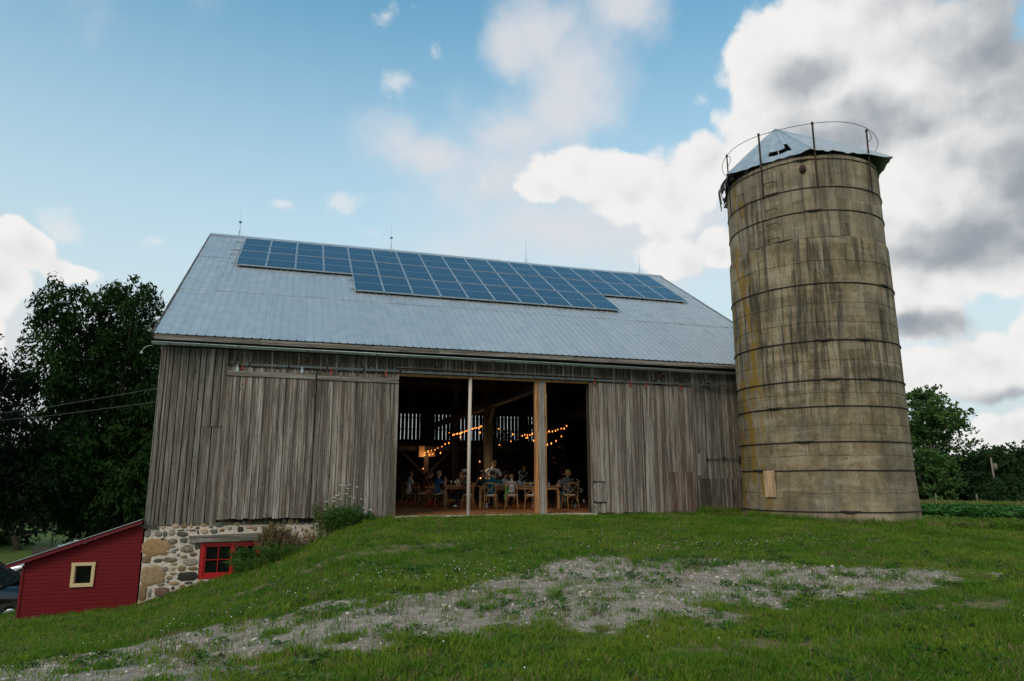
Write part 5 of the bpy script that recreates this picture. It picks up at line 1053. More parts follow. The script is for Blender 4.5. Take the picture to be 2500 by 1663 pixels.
# ------------------------------------------------------------------ parked cars in the yard at the left
def car(label, loc, rz, paint, L=4.8, W=1.9, H=1.75, suv=True, chrome=True):
    o = empty('parked_car', loc, rz, label=label, cat='car'); belt = H*.60; zf = .30
    # lower body: stations along x (front = +x)
    S = [(-.50, .62, .50, .82), (-.485, .40, belt*.98, .93), (-.30, zf, belt, 1.0), (0, zf, belt, 1.0), (.20, zf, belt*.985, 1.0), (.34, zf, belt*.93, .99), (.46, .36, belt*.86, .93), (.50, .50, belt*.70, .80)]
    m = MB(); vs = []; nsec = 10
    for x, z0, z1, w in S:
        hw = W/2*w; ring = [(-hw*.80, z0), (-hw*.97, z0+.10), (-hw, (z0+z1)/2), (-hw*.985, z1-.10), (-hw*.90, z1), (hw*.90, z1), (hw*.985, z1-.10), (hw, (z0+z1)/2), (hw*.97, z0+.10), (hw*.80, z0)]
        vs += [(x*L, y, z) for y, z in ring]
    fs = [(i*nsec+k, i*nsec+(k+1) % nsec, (i+1)*nsec+(k+1) % nsec, (i+1)*nsec+k) for i in range(len(S)-1) for k in range(nsec)] + [tuple(range(nsec-1, -1, -1)), tuple((len(S)-1)*nsec+k for k in range(nsec))]
    m.add(vs, fs, 0, True); m.build('body', paint, o)
    xr0, xr1 = (-.44, .10) if suv else (-.24, .06); xb0, xb1 = (-.485, .27) if suv else (-.40, .25); hw = W/2*.90; rw = W/2*.74
    g = MB(); g.add([(xb0*L, -hw, belt-.01), (xb1*L, -hw, belt-.01), (xb1*L, hw, belt-.01), (xb0*L, hw, belt-.01), (xr0*L, -rw, H-.06), (xr1*L, -rw, H-.06), (xr1*L, rw, H-.06), (xr0*L, rw, H-.06)], [(0, 1, 5, 4), (2, 3, 7, 6), (1, 2, 6, 5), (3, 0, 4, 7)]); g.build('window_glass', M_carglass, o)
    rf = MB(); rf.box(((xr0+xr1)/2*L, 0, H-.035), ((xr1-xr0)*L+.03, rw*2+.03, .07), taper=.93)
    for x in ((xb0+.0, xr0), (xb1, xr1), ((xb0+xr0)/2+.20, (xb0+xr0)/2+.20), (.02 if suv else .0, .0)):
        for s in (-1, 1): rf.beam((x[0]*L, s*(hw+.004), belt), (x[1]*L, s*(rw+.004), H-.05), .07, .02, up=(0, 1, 0))
    rf.build('roof', paint, o)
    for x in (-.31, .32):
        for s in (-1, 1):
            wh = MB(); wh.lathe([(.19, -.10), (.33, -.10), (.35, -.06), (.35, .06), (.33, .10), (.19, .10)], 18); w_ = wh.build('wheel', M_tyre, o, loc=(x*L, s*(W/2-.11), .35), rot=(PI/2, 0, 0)); MB().lathe([(.0, .085), (.08, .09), (.20, .06), (.20, -.09)], 12, mi=0).build('rim', M_alu, w_, rot=(0 if s < 0 else PI, 0, 0))
    for s in (-1, 1):
        MB().box((.478*L, s*W*.33, belt*.74), (.10, .36, .14), (0, -.2, s*.3)).build('headlight', M_lampglass, o); MB().box((-.492*L, s*W*.38, belt*.86), (.06, .16, .26)).build('tail_light', M_redp, o)
        MB().box((.20*L, s*(W/2+.08), belt+.06), (.12, .18, .13)).build('wing_mirror', paint, o)
        if chrome: MB().box((-.08*L, s*(W/2*.965), belt+.012), (.62*L, .02, .03)).build('belt_trim', M_alu, o)
        for x in (.02, -.20): MB().box((x*L, s*(W/2+.012), belt*.80), (.19, .03, .03)).build('door_handle', M_alu, o)
        MB().box((-.02*L, s*(W/2*.99), .50), (.42*L, .03, .05)).build('side_trim', M_alu, o)
        MB().box(((xr0+xr1)/2*L, s*rw*.86, H+.03), ((xr1-xr0)*L*.86, .04, .035)).build('roof_rail', M_alu, o)
    return o
M_tyre = flat('tyre_rubber', (.012, .012, .012), .85); M_lampglass = flat('lamp_glass', (.5, .52, .55), .1)
t = NT('car_window_glass'); t.out((.03, .04, .045), .04, 0, .9); M_carglass = t.mat
M_silverp = flat('silver_paint', (.42, .46, .48), .25, .5); M_bluep = flat('blue_paint', (.02, .06, .11), .2); M_whitep = flat('white_paint', (.6, .62, .62), .3)
x, y = -5.35, 4.3; car('dark parked car with bright trim, half hidden behind the red shed', (x, y, tz(x, y) - .02), 0.03, M_black, 4.9, 1.95, 1.74)
x, y = -4.4, 12.2; car('silver parked car behind the dark one, its roof level with the shed eave', (x, y, tz(x, y)), PI + .06, M_silverp, 4.7, 1.85, 1.47)
x, y = -5.6, 20.5; car('white car of which only the roof shows above the shed roof', (x, y, tz(x, y)), .05, M_whitep, 4.4, 1.8, 1.42)
x, y = -22.9, 42.5; car('small dark blue car cut by the left edge, its nose in the grass', (x, y, tz(x, y)), .1, M_bluep, 4.3, 1.75, 1.35, False)

# ------------------------------------------------------------------ the party inside: chairs
def arc(a, b, c, n=6):
    a, b, c = Vector(a), Vector(b), Vector(c); return [a*(1-t)**2 + b*2*t*(1-t) + c*t*t for t in [i/n for i in range(n+1)]]
def make_chair():
    o = empty('cross_back_chair', label='empty cross back chair', cat='chair')          # faces +Y, seat centre over the origin
    for s in (-1, 1):
        MB().tube(arc((s*.19, .17, .44), (s*.20, .21, .22), (s*.22, .25, 0)), [.017, .016, .015, .014, .014, .013, .012], 6).build('leg', M_chair, o)
        MB().tube(arc((s*.195, -.18, .44), (s*.20, -.19, .22), (s*.23, -.27, 0)), [.018, .017, .016, .015, .014, .013, .012], 6).build('leg', M_chair, o)
        MB().tube(arc((s*.195, -.18, .44), (s*.20, -.20, .68), (s*.21, -.25, .86)), .015, 6).build('back_post', M_chair, o)
        MB().tube(arc((s*.185, -.195, .49), (0, -.21, .64), (-s*.195, -.25, .83)), .009, 5).build('cross_slat', M_chair, o)
        MB().tube(arc((s*.205, -.21, .20), (s*.19, -.15, .42), (s*.05, -.17, .42)), .010, 5).build('bentwood_brace', M_chair, o)
        MB().tube(arc((s*.215, .21, .20), (s*.20, 0, .52), (s*.21, -.21, .20), 8), .009, 5).build('bentwood_brace', M_chair, o)
    MB().tube([(-.215, -.245, .85), (-.12, -.275, .872), (0, -.285, .878), (.12, -.275, .872), (.215, -.245, .85)], [.016, .021, .023, .021, .016], 8).build('top_rail', M_chair, o)
    MB().lathe([(0, .42), (.20, .42), (.225, .435), (.225, .45), (.20, .458), (0, .458)], 14).build('seat', M_chair, o)
    MB().lathe([(0, .458), (.195, .46), (.21, .475), (.195, .492), (0, .497)], 14).tube([(-.2, -.16, .47), (-.25, -.2, .44)], .008, 4).tube([(.2, -.16, .47), (.25, -.2, .44)], .008, 4).build('cushion', M_white, o)
    return o
chair0 = make_chair(); _first = [True]
def chair(x, y, rz, label):
    o = chair0 if _first[0] else copy_tree(chair0); _first[0] = False; o.location = (x, y, 0); o.rotation_euler = (0, 0, rz); o['label'] = label; o['group'] = 'cross back chairs in the barn'; return o
AX = -.33                                           # the tables' long edges run along this heading
chair(10.14, 3.82, AX-.12, 'cross back chair under the man in the teal shirt'); chair(10.83, 3.60, AX-.05, 'cross back chair the small blond child sits on')
chair(11.47, 3.42, AX, 'empty cross back chair left of the thick centre post'); chair(9.60, 4.95, 1.25, 'cross back chair behind the slim white post, under the person in the hat')
chair(8.80, 6.75, -1.15, 'cross back chair under the man in the blue patterned shirt'); chair(8.42, 7.85, -1.3, 'dark cross back chair at the left, under the person in pink shorts')
chair(7.98, 8.3, -1.2, 'leftmost cross back chair, deep in shadow'); chair(12.80, 3.10, .15, 'cross back chair under the blonde woman right of the centre post')
chair(10.95, 5.45, PI+AX, 'cross back chair across the table, under the black haired woman'); chair(9.95, 6.9, PI-1.2, 'cross back chair across the left table, under the woman in pink'); chair(13.35, 4.9, 2.2, 'cross back chair at the far right, under the bearded man'); chair(12.2, 4.5, -.9, 'cross back chair under the man in the green shirt')
# tables
M_tabY = M_table
def table(x, y, rz, L, W, label):                   # origin at the near left leg; length runs along local +x
    o = empty('trestle_table', (x, y, 0), rz, label=label, cat='table', group='farm tables in the barn')
    k = 5 if W > .7 else 4
    for i in range(k): MB().box((L/2, (i+.5)*W/k - .04, .755), (L+.12, W/k-.006, .03)).build('top_board', M_table, o)
    ap = MB(); ap.box((L/2, .03, .69), (L-.02, .03, .09)).box((L/2, W-.10, .69), (L-.02, .03, .09)).box((.03, W/2-.04, .69), (.03, W-.18, .09)).box((L-.03, W/2-.04, .69), (.03, W-.18, .09)); ap.build('apron', M_table, o)
    for px in (.04, L-.04):
        for py in (.04, W-.12): MB().box((px, py, .32), (.085, .085, .64)).build('leg', M_tabY, o)
        MB().box((px, W/2-.04, .24), (.05, W-.24, .08)).build('stretcher', M_tabY, o)
    return o
t1 = table(8.97, 6.13, AX, .88, 2.1, 'left farm table seen end on, with its low stretcher showing')
MB().box((.44, .04, .24), (.72, .05, .08)).build('stretcher', M_table, t1)
t2 = table(9.90, 4.55, AX, 2.35, .92, 'middle farm table behind the three chairs')
t3 = table(11.62, 3.78, AX, .98, 2.0, 'dark farm table right of the centre post')
# table settings
def m_tableglass(name, col, a=.35):
    t = NT(name); t.out(tuple(col), .05, 0, .7); t.b.inputs['Alpha'].default_value = a; return t.mat
M_clear = m_tableglass('clear_glass', (.7, .75, .75), .45); M_green = m_tableglass('green_bottle_glass', (.03, .06, .03), .9); M_can = flat('blue_can', (.05, .12, .22), .3, .3); M_plate = flat('white_china', (.75, .75, .73), .3)
M_amber = flat('amber_drink', (.35, .15, .03), .2)
def on(tb, u, v, z=.772):
    c, s = math.cos(tb.rotation_euler[2]), math.sin(tb.rotation_euler[2]); return (tb.location.x + u*c - v*s, tb.location.y + u*s + v*c, z)
_pr = {}
def item(kind, tb, u, v, label, group=None):
    if kind not in _pr:
        m = MB()
        if kind == 'wine_bottle': m.lathe([(0, 0), (.037, 0), (.038, .19), (.015, .24), (.014, .30), (.0, .30)], 12)
        if kind == 'wine_glass': m.lathe([(.03, 0), (.005, .006), (.004, .08), (.033, .11), (.036, .15), (.03, .19)], 12)
        if kind == 'tumbler': m.lathe([(0, 0), (.033, 0), (.037, .11), (.033, .11), (.030, .01)], 12)
        if kind == 'plate': m.lathe([(0, .004), (.09, .004), (.13, .018), (.132, .022), (.09, .010), (0, .009)], 18)
        if kind == 'drink_can': m.lathe([(0, 0), (.03, 0), (.033, .01), (.033, .115), (.028, .123), (0, .12)], 12)
        if kind == 'carafe': m.lathe([(0, 0), (.05, 0), (.052, .13), (.03, .20), (.036, .26), (.03, .26)], 14)
        if kind == 'folded_napkin': m.add([(-.05, -.05, 0), (.05, -.05, 0), (.05, .05, 0), (-.05, .05, 0), (0, 0, .17), (.02, -.02, .0)], [(0, 1, 4), (1, 2, 4), (2, 3, 4), (3, 0, 4), (0, 3, 2, 1)])
        if kind == 'candle': m.lathe([(0, 0), (.03, 0), (.03, .06), (.01, .07), (.01, .24), (0, .25)], 10)
        _pr[kind] = m.mesh(kind, {'wine_bottle': M_green, 'wine_glass': M_clear, 'tumbler': M_clear, 'plate': M_plate, 'drink_can': M_can, 'carafe': M_clear, 'folded_napkin': M_plate, 'candle': M_white}[kind])
    o = link(kind, _pr[kind], None, on(tb, u, v), (0, 0, random.uniform(0, 6))); return props(o, label, kind.replace('_', ' '), group)
for i, (u, v) in enumerate(((.22, .25), (.45, .32), (.34, .55), (.62, .7), (.3, .95), (.55, 1.2))): item('wine_glass', t1, u, v, 'wine glass on the left table, ' + ('nearest the person in blue', 'beside the tallest bottle', 'left of the carafe', 'behind the second bottle', 'behind the carafe', 'farthest from the door')[i], 'wine glasses on the left table')
item('wine_bottle', t1, .52, .50, 'tallest dark wine bottle on the left table'); item('wine_bottle', t1, .68, .42, 'dark wine bottle nearer the slim white post'); item('carafe', t1, .40, .75, 'clear carafe behind the glasses on the left table'); item('tumbler', t1, .60, .15, 'small tumbler at the near edge of the left table'); item('candle', t1, .5, .9, 'pale candle on the left table'); item('plate', t1, .15, .14, 'white plate before the man in blue')
for u, v, lb in ((.28, .2, 'white plate at the left end of the middle table'), (1.15, .18, 'white plate between the child and the teal shirted man'), (1.75, .2, 'white plate in front of the empty chair'), (1.5, .62, 'white plate by the flower arrangement')): item('plate', t2, u, v, lb)
item('drink_can', t2, 1.28, .22, 'dark blue drinks can right of the child'); item('wine_bottle', t2, 1.95, .45, 'green bottle left of the centre post'); item('wine_bottle', t2, 2.12, .5, 'green bottle beside the centre post'); item('folded_napkin', t2, 1.84, .4, 'white peaked napkin beside the green bottles'); item('carafe', t2, 1.45, .3, 'clear carafe beside the blue can'); item('candle', t2, 2.02, .6, 'thin pale candle between the green bottles')
for i, (u, v) in enumerate(((.75, .25), (.95, .3), (1.4, .15), (1.62, .35), (.45, .5))): item('wine_glass', t2, u, v, 'wine glass on the middle table, ' + ('right of the teal shirt', 'above the child', 'beside the carafe and can', 'beside the flower arrangement', 'by the low greenery')[i], 'wine glasses on the middle table')
item('plate', t3, .22, .16, 'bluish white plate on the dark right hand table'); item('wine_glass', t3, .42, .2, 'wine glass on the dark right hand table beside the plate'); item('wine_bottle', t3, .5, .34, 'bottle on the dark right hand table'); item('tumbler', t3, .62, .14, 'tumbler near the kissing couple')
def bouquet(loc, label, seed, R=.24, H=.42, fl=None, n=260, white=14, sun=0):
    o = empty('flower_arrangement', loc, label=label, cat='flowers'); r = random.Random(seed); MB().lathe([(0, 0), (.06, 0), (.075, .1), (.05, .15), (.06, .17)], 12).build('vase', M_clear, o); V = []; st = MB()
    for _ in range(n):
        a = r.uniform(0, 6.3); e = r.uniform(-.2, 1.4); q = R*r.uniform(.3, 1.0); p = Vector((math.cos(a)*math.cos(e)*q, math.sin(a)*math.cos(e)*q, .17 + max(0, math.sin(e))*H*r.uniform(.4, 1))); d = Vector((r.gauss(0, 1), r.gauss(0, 1), r.gauss(.5, 1))).normalized(); s = d.cross(Vector((0, 0, 1))).normalized()*.014; V.append([p-d*.04, p+s, p+d*.04, p-s])
        if r.random() < .1: st.tube([(0, 0, .1), p*.5 + Vector((0, 0, .1)), p], .003, 4, cap=False)
    link('greenery', quads('greenery', np.array([[list(v) for v in q] for q in V]), fl or M_bush), o); st.build('stem', M_weed, o)
    for k in range(white):
        a = r.uniform(0, 6.3); e = r.uniform(0, 1.3); p = Vector((math.cos(a)*math.cos(e)*R*.9, math.sin(a)*math.cos(e)*R*.9, .2 + math.sin(e)*H*.85)); MB().sphere(p, (.03, .03, .02), 7, 4).build('bloom', M_flower, o)
    if sun:
        m = MB(); c = Vector((.02, -.06, .2+H))
        for k in range(14): a = k*2*PI/14; m.add([c + Vector((math.cos(a)*.03, 0, math.sin(a)*.03)), c + Vector((math.cos(a+.2)*.055, -.01, math.sin(a+.2)*.055)), c + Vector((math.cos(a)*.085, -.005, math.sin(a)*.085)), c + Vector((math.cos(a-.2)*.055, -.01, math.sin(a-.2)*.055))], [(0, 1, 2, 3)])
        m.sphere(c, (.035, .02, .035), 8, 5, mi=1); m.build('sunflower', [M_sunf, M_iron], o)
    return o
M_sunf = flat('sunflower_petals', (.62, .26, .03), .7)
bouquet(on(t2, 1.55, .42), 'flower arrangement with one sunflower on the middle table', 1, sun=1); bouquet(on(t2, .62, .5), 'low greenery centrepiece behind the teal shirted man', 4, .16, .15, white=4, n=120)
o = bouquet((13.15, 3.45, 0), 'tall dark floral stand with white blooms at the right edge of the opening', 7, .34, 1.0, M_tree2, 420, 26)
# leafy hanging installation in the dim back, the gloom painted into leaf and bloom colours
M_dim = flat('gloom_toned_blooms', (.10, .07, .055), .9)
def hanging(loc, label, seed, rx, rz_, n):
    o = empty('hanging_greenery', loc, label=label, cat='greenery'); L = [(random.uniform(-rx, rx), random.uniform(-.3, .3), random.uniform(-rz_, rz_), .35) for _ in range(9)]; link('foliage', crown_mesh(L, n, .14, .05, M_tree2, seed=seed, droop=.4, spread=.16, cl=14), o)
    m = MB(); m.tube([(0, 0, 0), (0, 0, 7.4 - loc[2])], .008, 5); m.build('hanging_wire', M_iron, o)
    for k in range(9): MB().sphere((random.uniform(-rx, rx), -.35, random.uniform(-rz_, rz_)), (.05, .03, .05), 7, 5).build('bloom', M_dim, o)
hanging((13.9, 7.5, 2.0), 'hanging greenery with pale blooms in the gloom right of the centre post', 5, .3, .6, 900); hanging((12.1, 8.6, 2.6), 'dim hanging greenery behind the standing man', 6, .7, .35, 900)

# ------------------------------------------------------------------ string lights
t = NT('warm_bulb'); t.b.inputs['Emission Color'].default_value = (1, .27, .035, 1); t.b.inputs['Emission Strength'].default_value = 3.4; t.out((.9, .6, .3), .3); M_bulb = t.mat; t.mat.cycles.emission_sampling = 'NONE'
def string(name, label, pts, bulbs, drop=.05):
    o = empty(name, pts[0], label=label, cat='string lights', group='warm string lights under the barn roof'); q = Vector(pts[0]); MB().tube([Vector(p)-q for p in pts], .006, 4).build('cable', M_iron, o)
    bm_ = _pr.setdefault('bulb', MB().lathe([(0, -.046), (.014, -.038), (.021, -.018), (.014, .005), (.008, .018)], 8).mesh('bulb', M_bulb))
    for b in bulbs: link('bulb', bm_, o, Vector(b) - q - Vector((random.uniform(-.02, .02), random.uniform(-.02, .02), drop + random.uniform(-.02, .03))), (random.uniform(-.3, .3), random.uniform(-.3, .3), 0), (random.uniform(.8, 1.25),)*3)
    return o
def lerp3(a, b, n, sag=0): return [tuple(Vector(a).lerp(Vector(b), i/(n-1)) - Vector((0, 0, sag*4*(i/(n-1))*(1-i/(n-1))))) for i in range(n)]
S1 = lerp3((9.97, 9.3, 2.92), (10.45, 6.3, 3.10), 18, -.01); string('string_lights', 'dense row of bulbs climbing to the thick inner post', S1, S1 + [(9.97, 8.0, 2.79), (10.62, 7.2, 2.92)])
S2 = lerp3((9.45, 12.9, 2.34), (9.83, 9.5, 2.62), 8, .05); string('string_lights', 'loose row of bulbs rising from the glowing orange post at the left', S2 + [(9.81, 9.3, 3.0)], S2 + [(9.27, 12, 2.17), (9.46, 12, 2.17), (9.61, 12, 2.23), (9.97, 12, 2.30), (9.81, 9.35, 3.02)])
S3 = lerp3((12.72, 8.2, 2.90), (13.68, 5.8, 3.05), 16, .03); string('string_lights', 'row of bulbs rising to the right behind the centre post', S3 + [(13.75, 5.7, 3.15)], S3 + [(13.75, 5.7, 3.15), (12.41, 6.8, 2.70), (12.5, 6.8, 2.73), (12.76, 6.8, 2.63), (13.33, 6.8, 2.46), (13.53, 6.8, 2.52), (13.72, 6.8, 2.63), (13.95, 6.8, 2.82)])
S4 = lerp3((10.9, 7.0, 3.1), (12.72, 8.2, 2.95), 5, .05); string('string_lights', 'a few bulbs hung low between the inner post and the slatted wall', S4, [(11.49, 7.5, 3.08), (12.1, 7.5, 2.91), (12.01, 7.5, 2.61), (11.5, 7.5, 2.45)])
S5 = [(10.35, 6.1, 2.9), (10.31, 6.1, 1.72), (10.37, 6.1, 1.14), (10.41, 6.1, .55)]; string('string_lights', 'vertical strand of bulbs down the left side of the inner post', S5, S5[1:])
S6 = [(9.40, 12.95, 2.3), (9.38, 12.95, 1.55)]; string('string_lights', 'single low bulb beside the glowing orange post', S6, S6[1:])
MB().box((9.26, 12.9, 2.30), (.26, .2, .5)).build('wooden_box', M_table, tf); MB().box((9.75, 12.9, 2.18), (.3, .2, .22)).build('wooden_box', M_table, tf)
def lamp(loc, e, r=.12):
    l = bpy.data.lights.new('bulb_glow', 'POINT'); l.energy = e; l.color = (1, .66, .38); l.shadow_soft_size = r; o = bpy.data.objects.new('bulb_glow', l); COL.objects.link(o); o.location = loc
lamp((9.42, 12.5, 2.1), 7); lamp((10.3, 8.0, 2.6), 8); lamp((12.7, 6.4, 2.3), 14); lamp((11.3, 6.6, 2.2), 14); lamp((10.2, 5.8, 1.6), 8); lamp((10.5, 6.1, 1.0), 3)

# ------------------------------------------------------------------ people
SK = {'pale': flat('pale_skin', (.52, .30, .21), .55, var=0), 'tan': flat('tanned_skin', (.42, .22, .14), .55, var=0), 'dark': flat('dark_skin', (.16, .08, .05), .5, var=0)}
M_eye = flat('dark_eye', (.02, .015, .01), .3, var=0)
def pattern(name, a, b, sc, th=.35, fill=.3):
    t = NT(name); v = t.vor(t.obj(), sc); n = t.noise(t.obj(), sc*.8, 2); c = t.mix(t.mr(t.math('ADD', v.outputs['Distance'], t.math('MULTIPLY', t.math('SUBTRACT', n, .5), .5)), th, th+.08), b, a); return t.out(c, .85, 0, .2)
def cloth(name, c): return flat(name, c, .9, 0, .2, var=.1, nscale=12)
M_blue = pattern('blue_patterned_shirt', (.02, .10, .30), (.20, .42, .60), 24, .22); M_floral = pattern('black_white_floral_shirt', (.015, .017, .03), (.55, .55, .55), 15, .30); M_greenp = pattern('green_leaf_shirt', (.05, .07, .04), (.16, .20, .13), 18, .3); M_bflor = pattern('blue_floral_dress', (.12, .18, .42), (.5, .5, .62), 22, .25)
t = NT('striped_dress'); s = t.node('ShaderNodeSeparateXYZ'); t.l.new(t.obj(), s.inputs[0]); M_stripe = t.out(t.mix(t.mr(t.math('SINE', t.math('MULTIPLY', s.outputs[0], 190)), .6, .9), (.02, .035, .04), (.28, .32, .32)), .9)
M_teal = cloth('teal_shirt', (.015, .095, .13)); M_cream = cloth('cream_shirt', (.72, .70, .64)); M_wshirt = cloth('white_shirt', (.62, .60, .60)); M_wshort = cloth('white_shorts', (.66, .66, .66)); M_darkt = cloth('dark_trousers', (.02, .022, .026)); M_navy = cloth('navy_trousers', (.02, .03, .05)); M_pinkt = cloth('dusty_pink_top', (.34, .13, .12)); M_pinks = cloth('pink_shorts', (.45, .16, .14)); M_maroon = cloth('maroon_top', (.10, .025, .025)); M_dgreen = cloth('dark_green_shirt', (.03, .06, .05)); M_shoe = cloth('white_shoes', (.70, .70, .70)); M_dshoe = cloth('dark_shoes', (.03, .025, .02)); M_straw = flat('pale_straw_hat', (.70, .64, .54), .8); M_peach = cloth('peach_shorts', (.62, .35, .24)); M_wtop = cloth('white_top', (.6, .58, .56)); M_pshoe = cloth('pink_shoes', (.75, .16, .25))
def hairm(name, c): return flat(name, c, .6, 0, .3, var=.25, nscale=40)
H_blond = hairm('blond_hair', (.38, .24, .08)); H_grey = hairm('sandy_grey_hair', (.24, .20, .13)); H_brown = hairm('brown_hair', (.07, .035, .02)); H_black = hairm('black_hair', (.008, .007, .007)); H_sandy = hairm('sandy_hair', (.26, .15, .08)); H_beard = hairm('dark_beard', (.02, .012, .01))
def skin_mesh(J, E_):
    """one continuous body grown from joints with radii: Skin + Subdivision, evaluated once"""
    keys = list(J); idx = {k: i for i, k in enumerate(keys)}; me = bpy.data.meshes.new('b'); me.from_pydata([J[k][0] for k in keys], [(idx[a], idx[b]) for a, b in E_], []); o = bpy.data.objects.new('b', me); COL.objects.link(o)
    o.modifiers.new('s', 'SKIN'); sv = me.skin_vertices[0].data
    for k in keys: r = J[k][1]; sv[idx[k]].radius = r if isinstance(r, tuple) else (r, r); sv[idx[k]].use_root = (k == 'pelvis')
    o.modifiers[0].branch_smoothing = .6; m2 = o.modifiers.new('u', 'SUBSURF'); m2.levels = m2.render_levels = 1
    dg = bpy.context.evaluated_depsgraph_get(); dg.update(); out = bpy.data.meshes.new_from_object(o.evaluated_get(dg)); bpy.data.objects.remove(o); return out
def person(label, loc, rz, pose='sit', sk='pale', top=None, low=None, shoe=None, hair=None, hstyle='short', sleeve='short', legs='long', lean=.1, head=(0, 0), armL=None, armR=None, scale=1.0, hat=False, beard=False, knee=None, bulk=1.0):
    """faces +Y. head = (pitch down, turn left) in radians; arm = (elbow, wrist) offsets from the shoulder"""
    o = empty('person', loc, rz, label=label, cat='person', group=None); o.scale = (scale,)*3; V = Vector
    hz = .55 if pose == 'sit' else .93
    Rl = Matrix.Rotation(-lean, 3, 'X'); P = V((0, 0, hz))
    def T(x, y, z): return P + Rl @ V((x, y, z))
    J = {'pelvis': (P, (.145, .115)), 'spine': (T(0, .0, .17), (.125, .10)), 'chest': (T(0, .01, .36), (.150, .105)), 'neckb': (T(0, .0, .49), (.07, .06)), 'neck': (T(0, .01, .55), .052)}
    hR = Rl @ Matrix.Rotation(head[1], 3, 'Z') @ Matrix.Rotation(-head[0], 3, 'X'); nk = J['neck'][0]
    def Hd(x, y, z): return nk + hR @ V((x, y, z))
    J['jaw'] = (Hd(0, .025, .07), (.066, .072)); J['head'] = (Hd(0, .015, .14), (.082, .095)); J['crown'] = (Hd(0, .0, .205), (.055, .062))
    for k_2 in ('pelvis', 'spine', 'chest', 'neckb'):
        q_ = J[k_2][1]; J[k_2] = (J[k_2][0], (q_[0]*bulk, q_[1]*bulk))
    E_ = [('pelvis', 'spine'), ('spine', 'chest'), ('chest', 'neckb'), ('neckb', 'neck'), ('neck', 'jaw'), ('jaw', 'head'), ('head', 'crown')]
    if pose == 'sit': kn, an = knee or ((.11, .43, .50), (.12, .40, .09))
    else: kn, an = (.10, .02, .50), (.11, -.01, .09)
    tips = {}
    for s, n in ((1, 'R'), (-1, 'L')):
        sh = T(s*.185*bulk, 0, .43); arm = (armR if s > 0 else armL) or ((.06, .10, -.27), (.02, .34, -.30)); el = sh + V((s*arm[0][0], arm[0][1], arm[0][2])); wr = sh + V((s*arm[1][0], arm[1][1], arm[1][2])); d = (wr-el).normalized(); hd = wr + d*.07
        J['sh'+n] = (sh, .062*bulk); J['el'+n] = (el, .040*(bulk if sleeve != 'none' else 1)); J['wr'+n] = (wr, .026); J['ha'+n] = (hd, (.036, .020)); E_ += [('chest', 'sh'+n), ('sh'+n, 'el'+n), ('el'+n, 'wr'+n), ('wr'+n, 'ha'+n)]; tips[n] = (wr, hd, d, s)
        hp = P + V((s*.095, .02, -.02)); k_ = V((s*kn[0], kn[1], kn[2])); a_ = V((s*an[0], an[1], an[2])); J['hp'+n] = (hp, .092); J['kn'+n] = (k_, .060); J['an'+n] = (a_, .040); J['ft'+n] = (a_ + V((0, .13, -.045)), (.042, .032)); E_ += [('pelvis', 'hp'+n), ('hp'+n, 'kn'+n), ('kn'+n, 'an'+n), ('an'+n, 'ft'+n)]
    me = skin_mesh(J, E_)
    mats = [SK[sk], top, low, shoe or M_dshoe]; 
    for m_ in mats: me.materials.append(m_)
    lab = {('pelvis', 'spine'): 1, ('spine', 'chest'): 1, ('chest', 'neckb'): 1, ('neckb', 'neck'): 0, ('neck', 'jaw'): 0, ('jaw', 'head'): 0, ('head', 'crown'): 0}
    for n in 'LR': lab.update({('chest', 'sh'+n): 1, ('sh'+n, 'el'+n): 1 if sleeve != 'none' else 0, ('el'+n, 'wr'+n): 1 if sleeve == 'long' else 0, ('wr'+n, 'ha'+n): 0, ('pelvis', 'hp'+n): 2, ('hp'+n, 'kn'+n): 2, ('kn'+n, 'an'+n): 2 if legs == 'long' else 0, ('an'+n, 'ft'+n): 3})
    A = np.array([J[a][0] for a, b in E_]); B = np.array([J[b][0] for a, b in E_]); D = B-A; LL = (D**2).sum(1); rad = np.array([(lambda r: (r[0] if isinstance(r, tuple) else r))(J[b][1]) for a, b in E_])
    for p in me.polygons:
        c = np.array(p.center); tt = np.clip(((c-A)*D).sum(1)/LL, 0, 1); dd = np.linalg.norm(c - (A + D*tt[:, None]), axis=1) - rad*.5; k = int(dd.argmin()); li = lab[E_[k]]
        if sleeve == 'short' and E_[k][0][:2] == 'sh' and tt[k] > .72: li = 0
        p.material_index = li; p.use_smooth = True
    # five separate fingers per hand, plus nose, ears and lips, joined into the body
    mb = MB()
    for n, (wr, hd, d, s) in tips.items():
        side = d.cross(V((0, 0, 1))); side = side.normalized() if side.length > .1 else V((1, 0, 0)); nrm = side.cross(d).normalized()
        for i, (off, ln) in enumerate(((-.026, .060), (-.009, .074), (.009, .070), (.025, .055))):
            b = hd + side*off + d*.005; mb.tube([b, b + d*ln*.5 - nrm*.006, b + d*ln*.85 - nrm*.024], [.0085, .008, .006], 5)
        b = wr + d*.03 + side*.02*-s; mb.tube([b, b + d*.03 - side*.035*s, b + d*.065 - side*.04*s - nrm*.01], [.010, .009, .007], 5)
    mb.tube([Hd(0, .105, .145), Hd(0, .132, .112), Hd(0, .108, .104)], [.008, .014, .010], 6)
    for s in (-1, 1): mb.sphere(Hd(s*.082, .0, .125), (.010, .018, .028), 6, 5)
    b0 = len(me.vertices); tm = mb.mesh('t', SK[sk]); bmj = bmesh.new(); bmj.from_mesh(me); bmj.from_mesh(tm); bmj.to_mesh(me); bmj.free()
    link('body', me, o)
    for s in (-1, 1): MB().sphere(Hd(s*.032, .098, .142), (.011, .008, .007), 6, 4).build('eye', M_eye, o)
    MB().tube([Hd(-.025, .098, .072), Hd(0, .106, .070), Hd(.025, .098, .072)], .006, 5).build('mouth', M_lip, o)
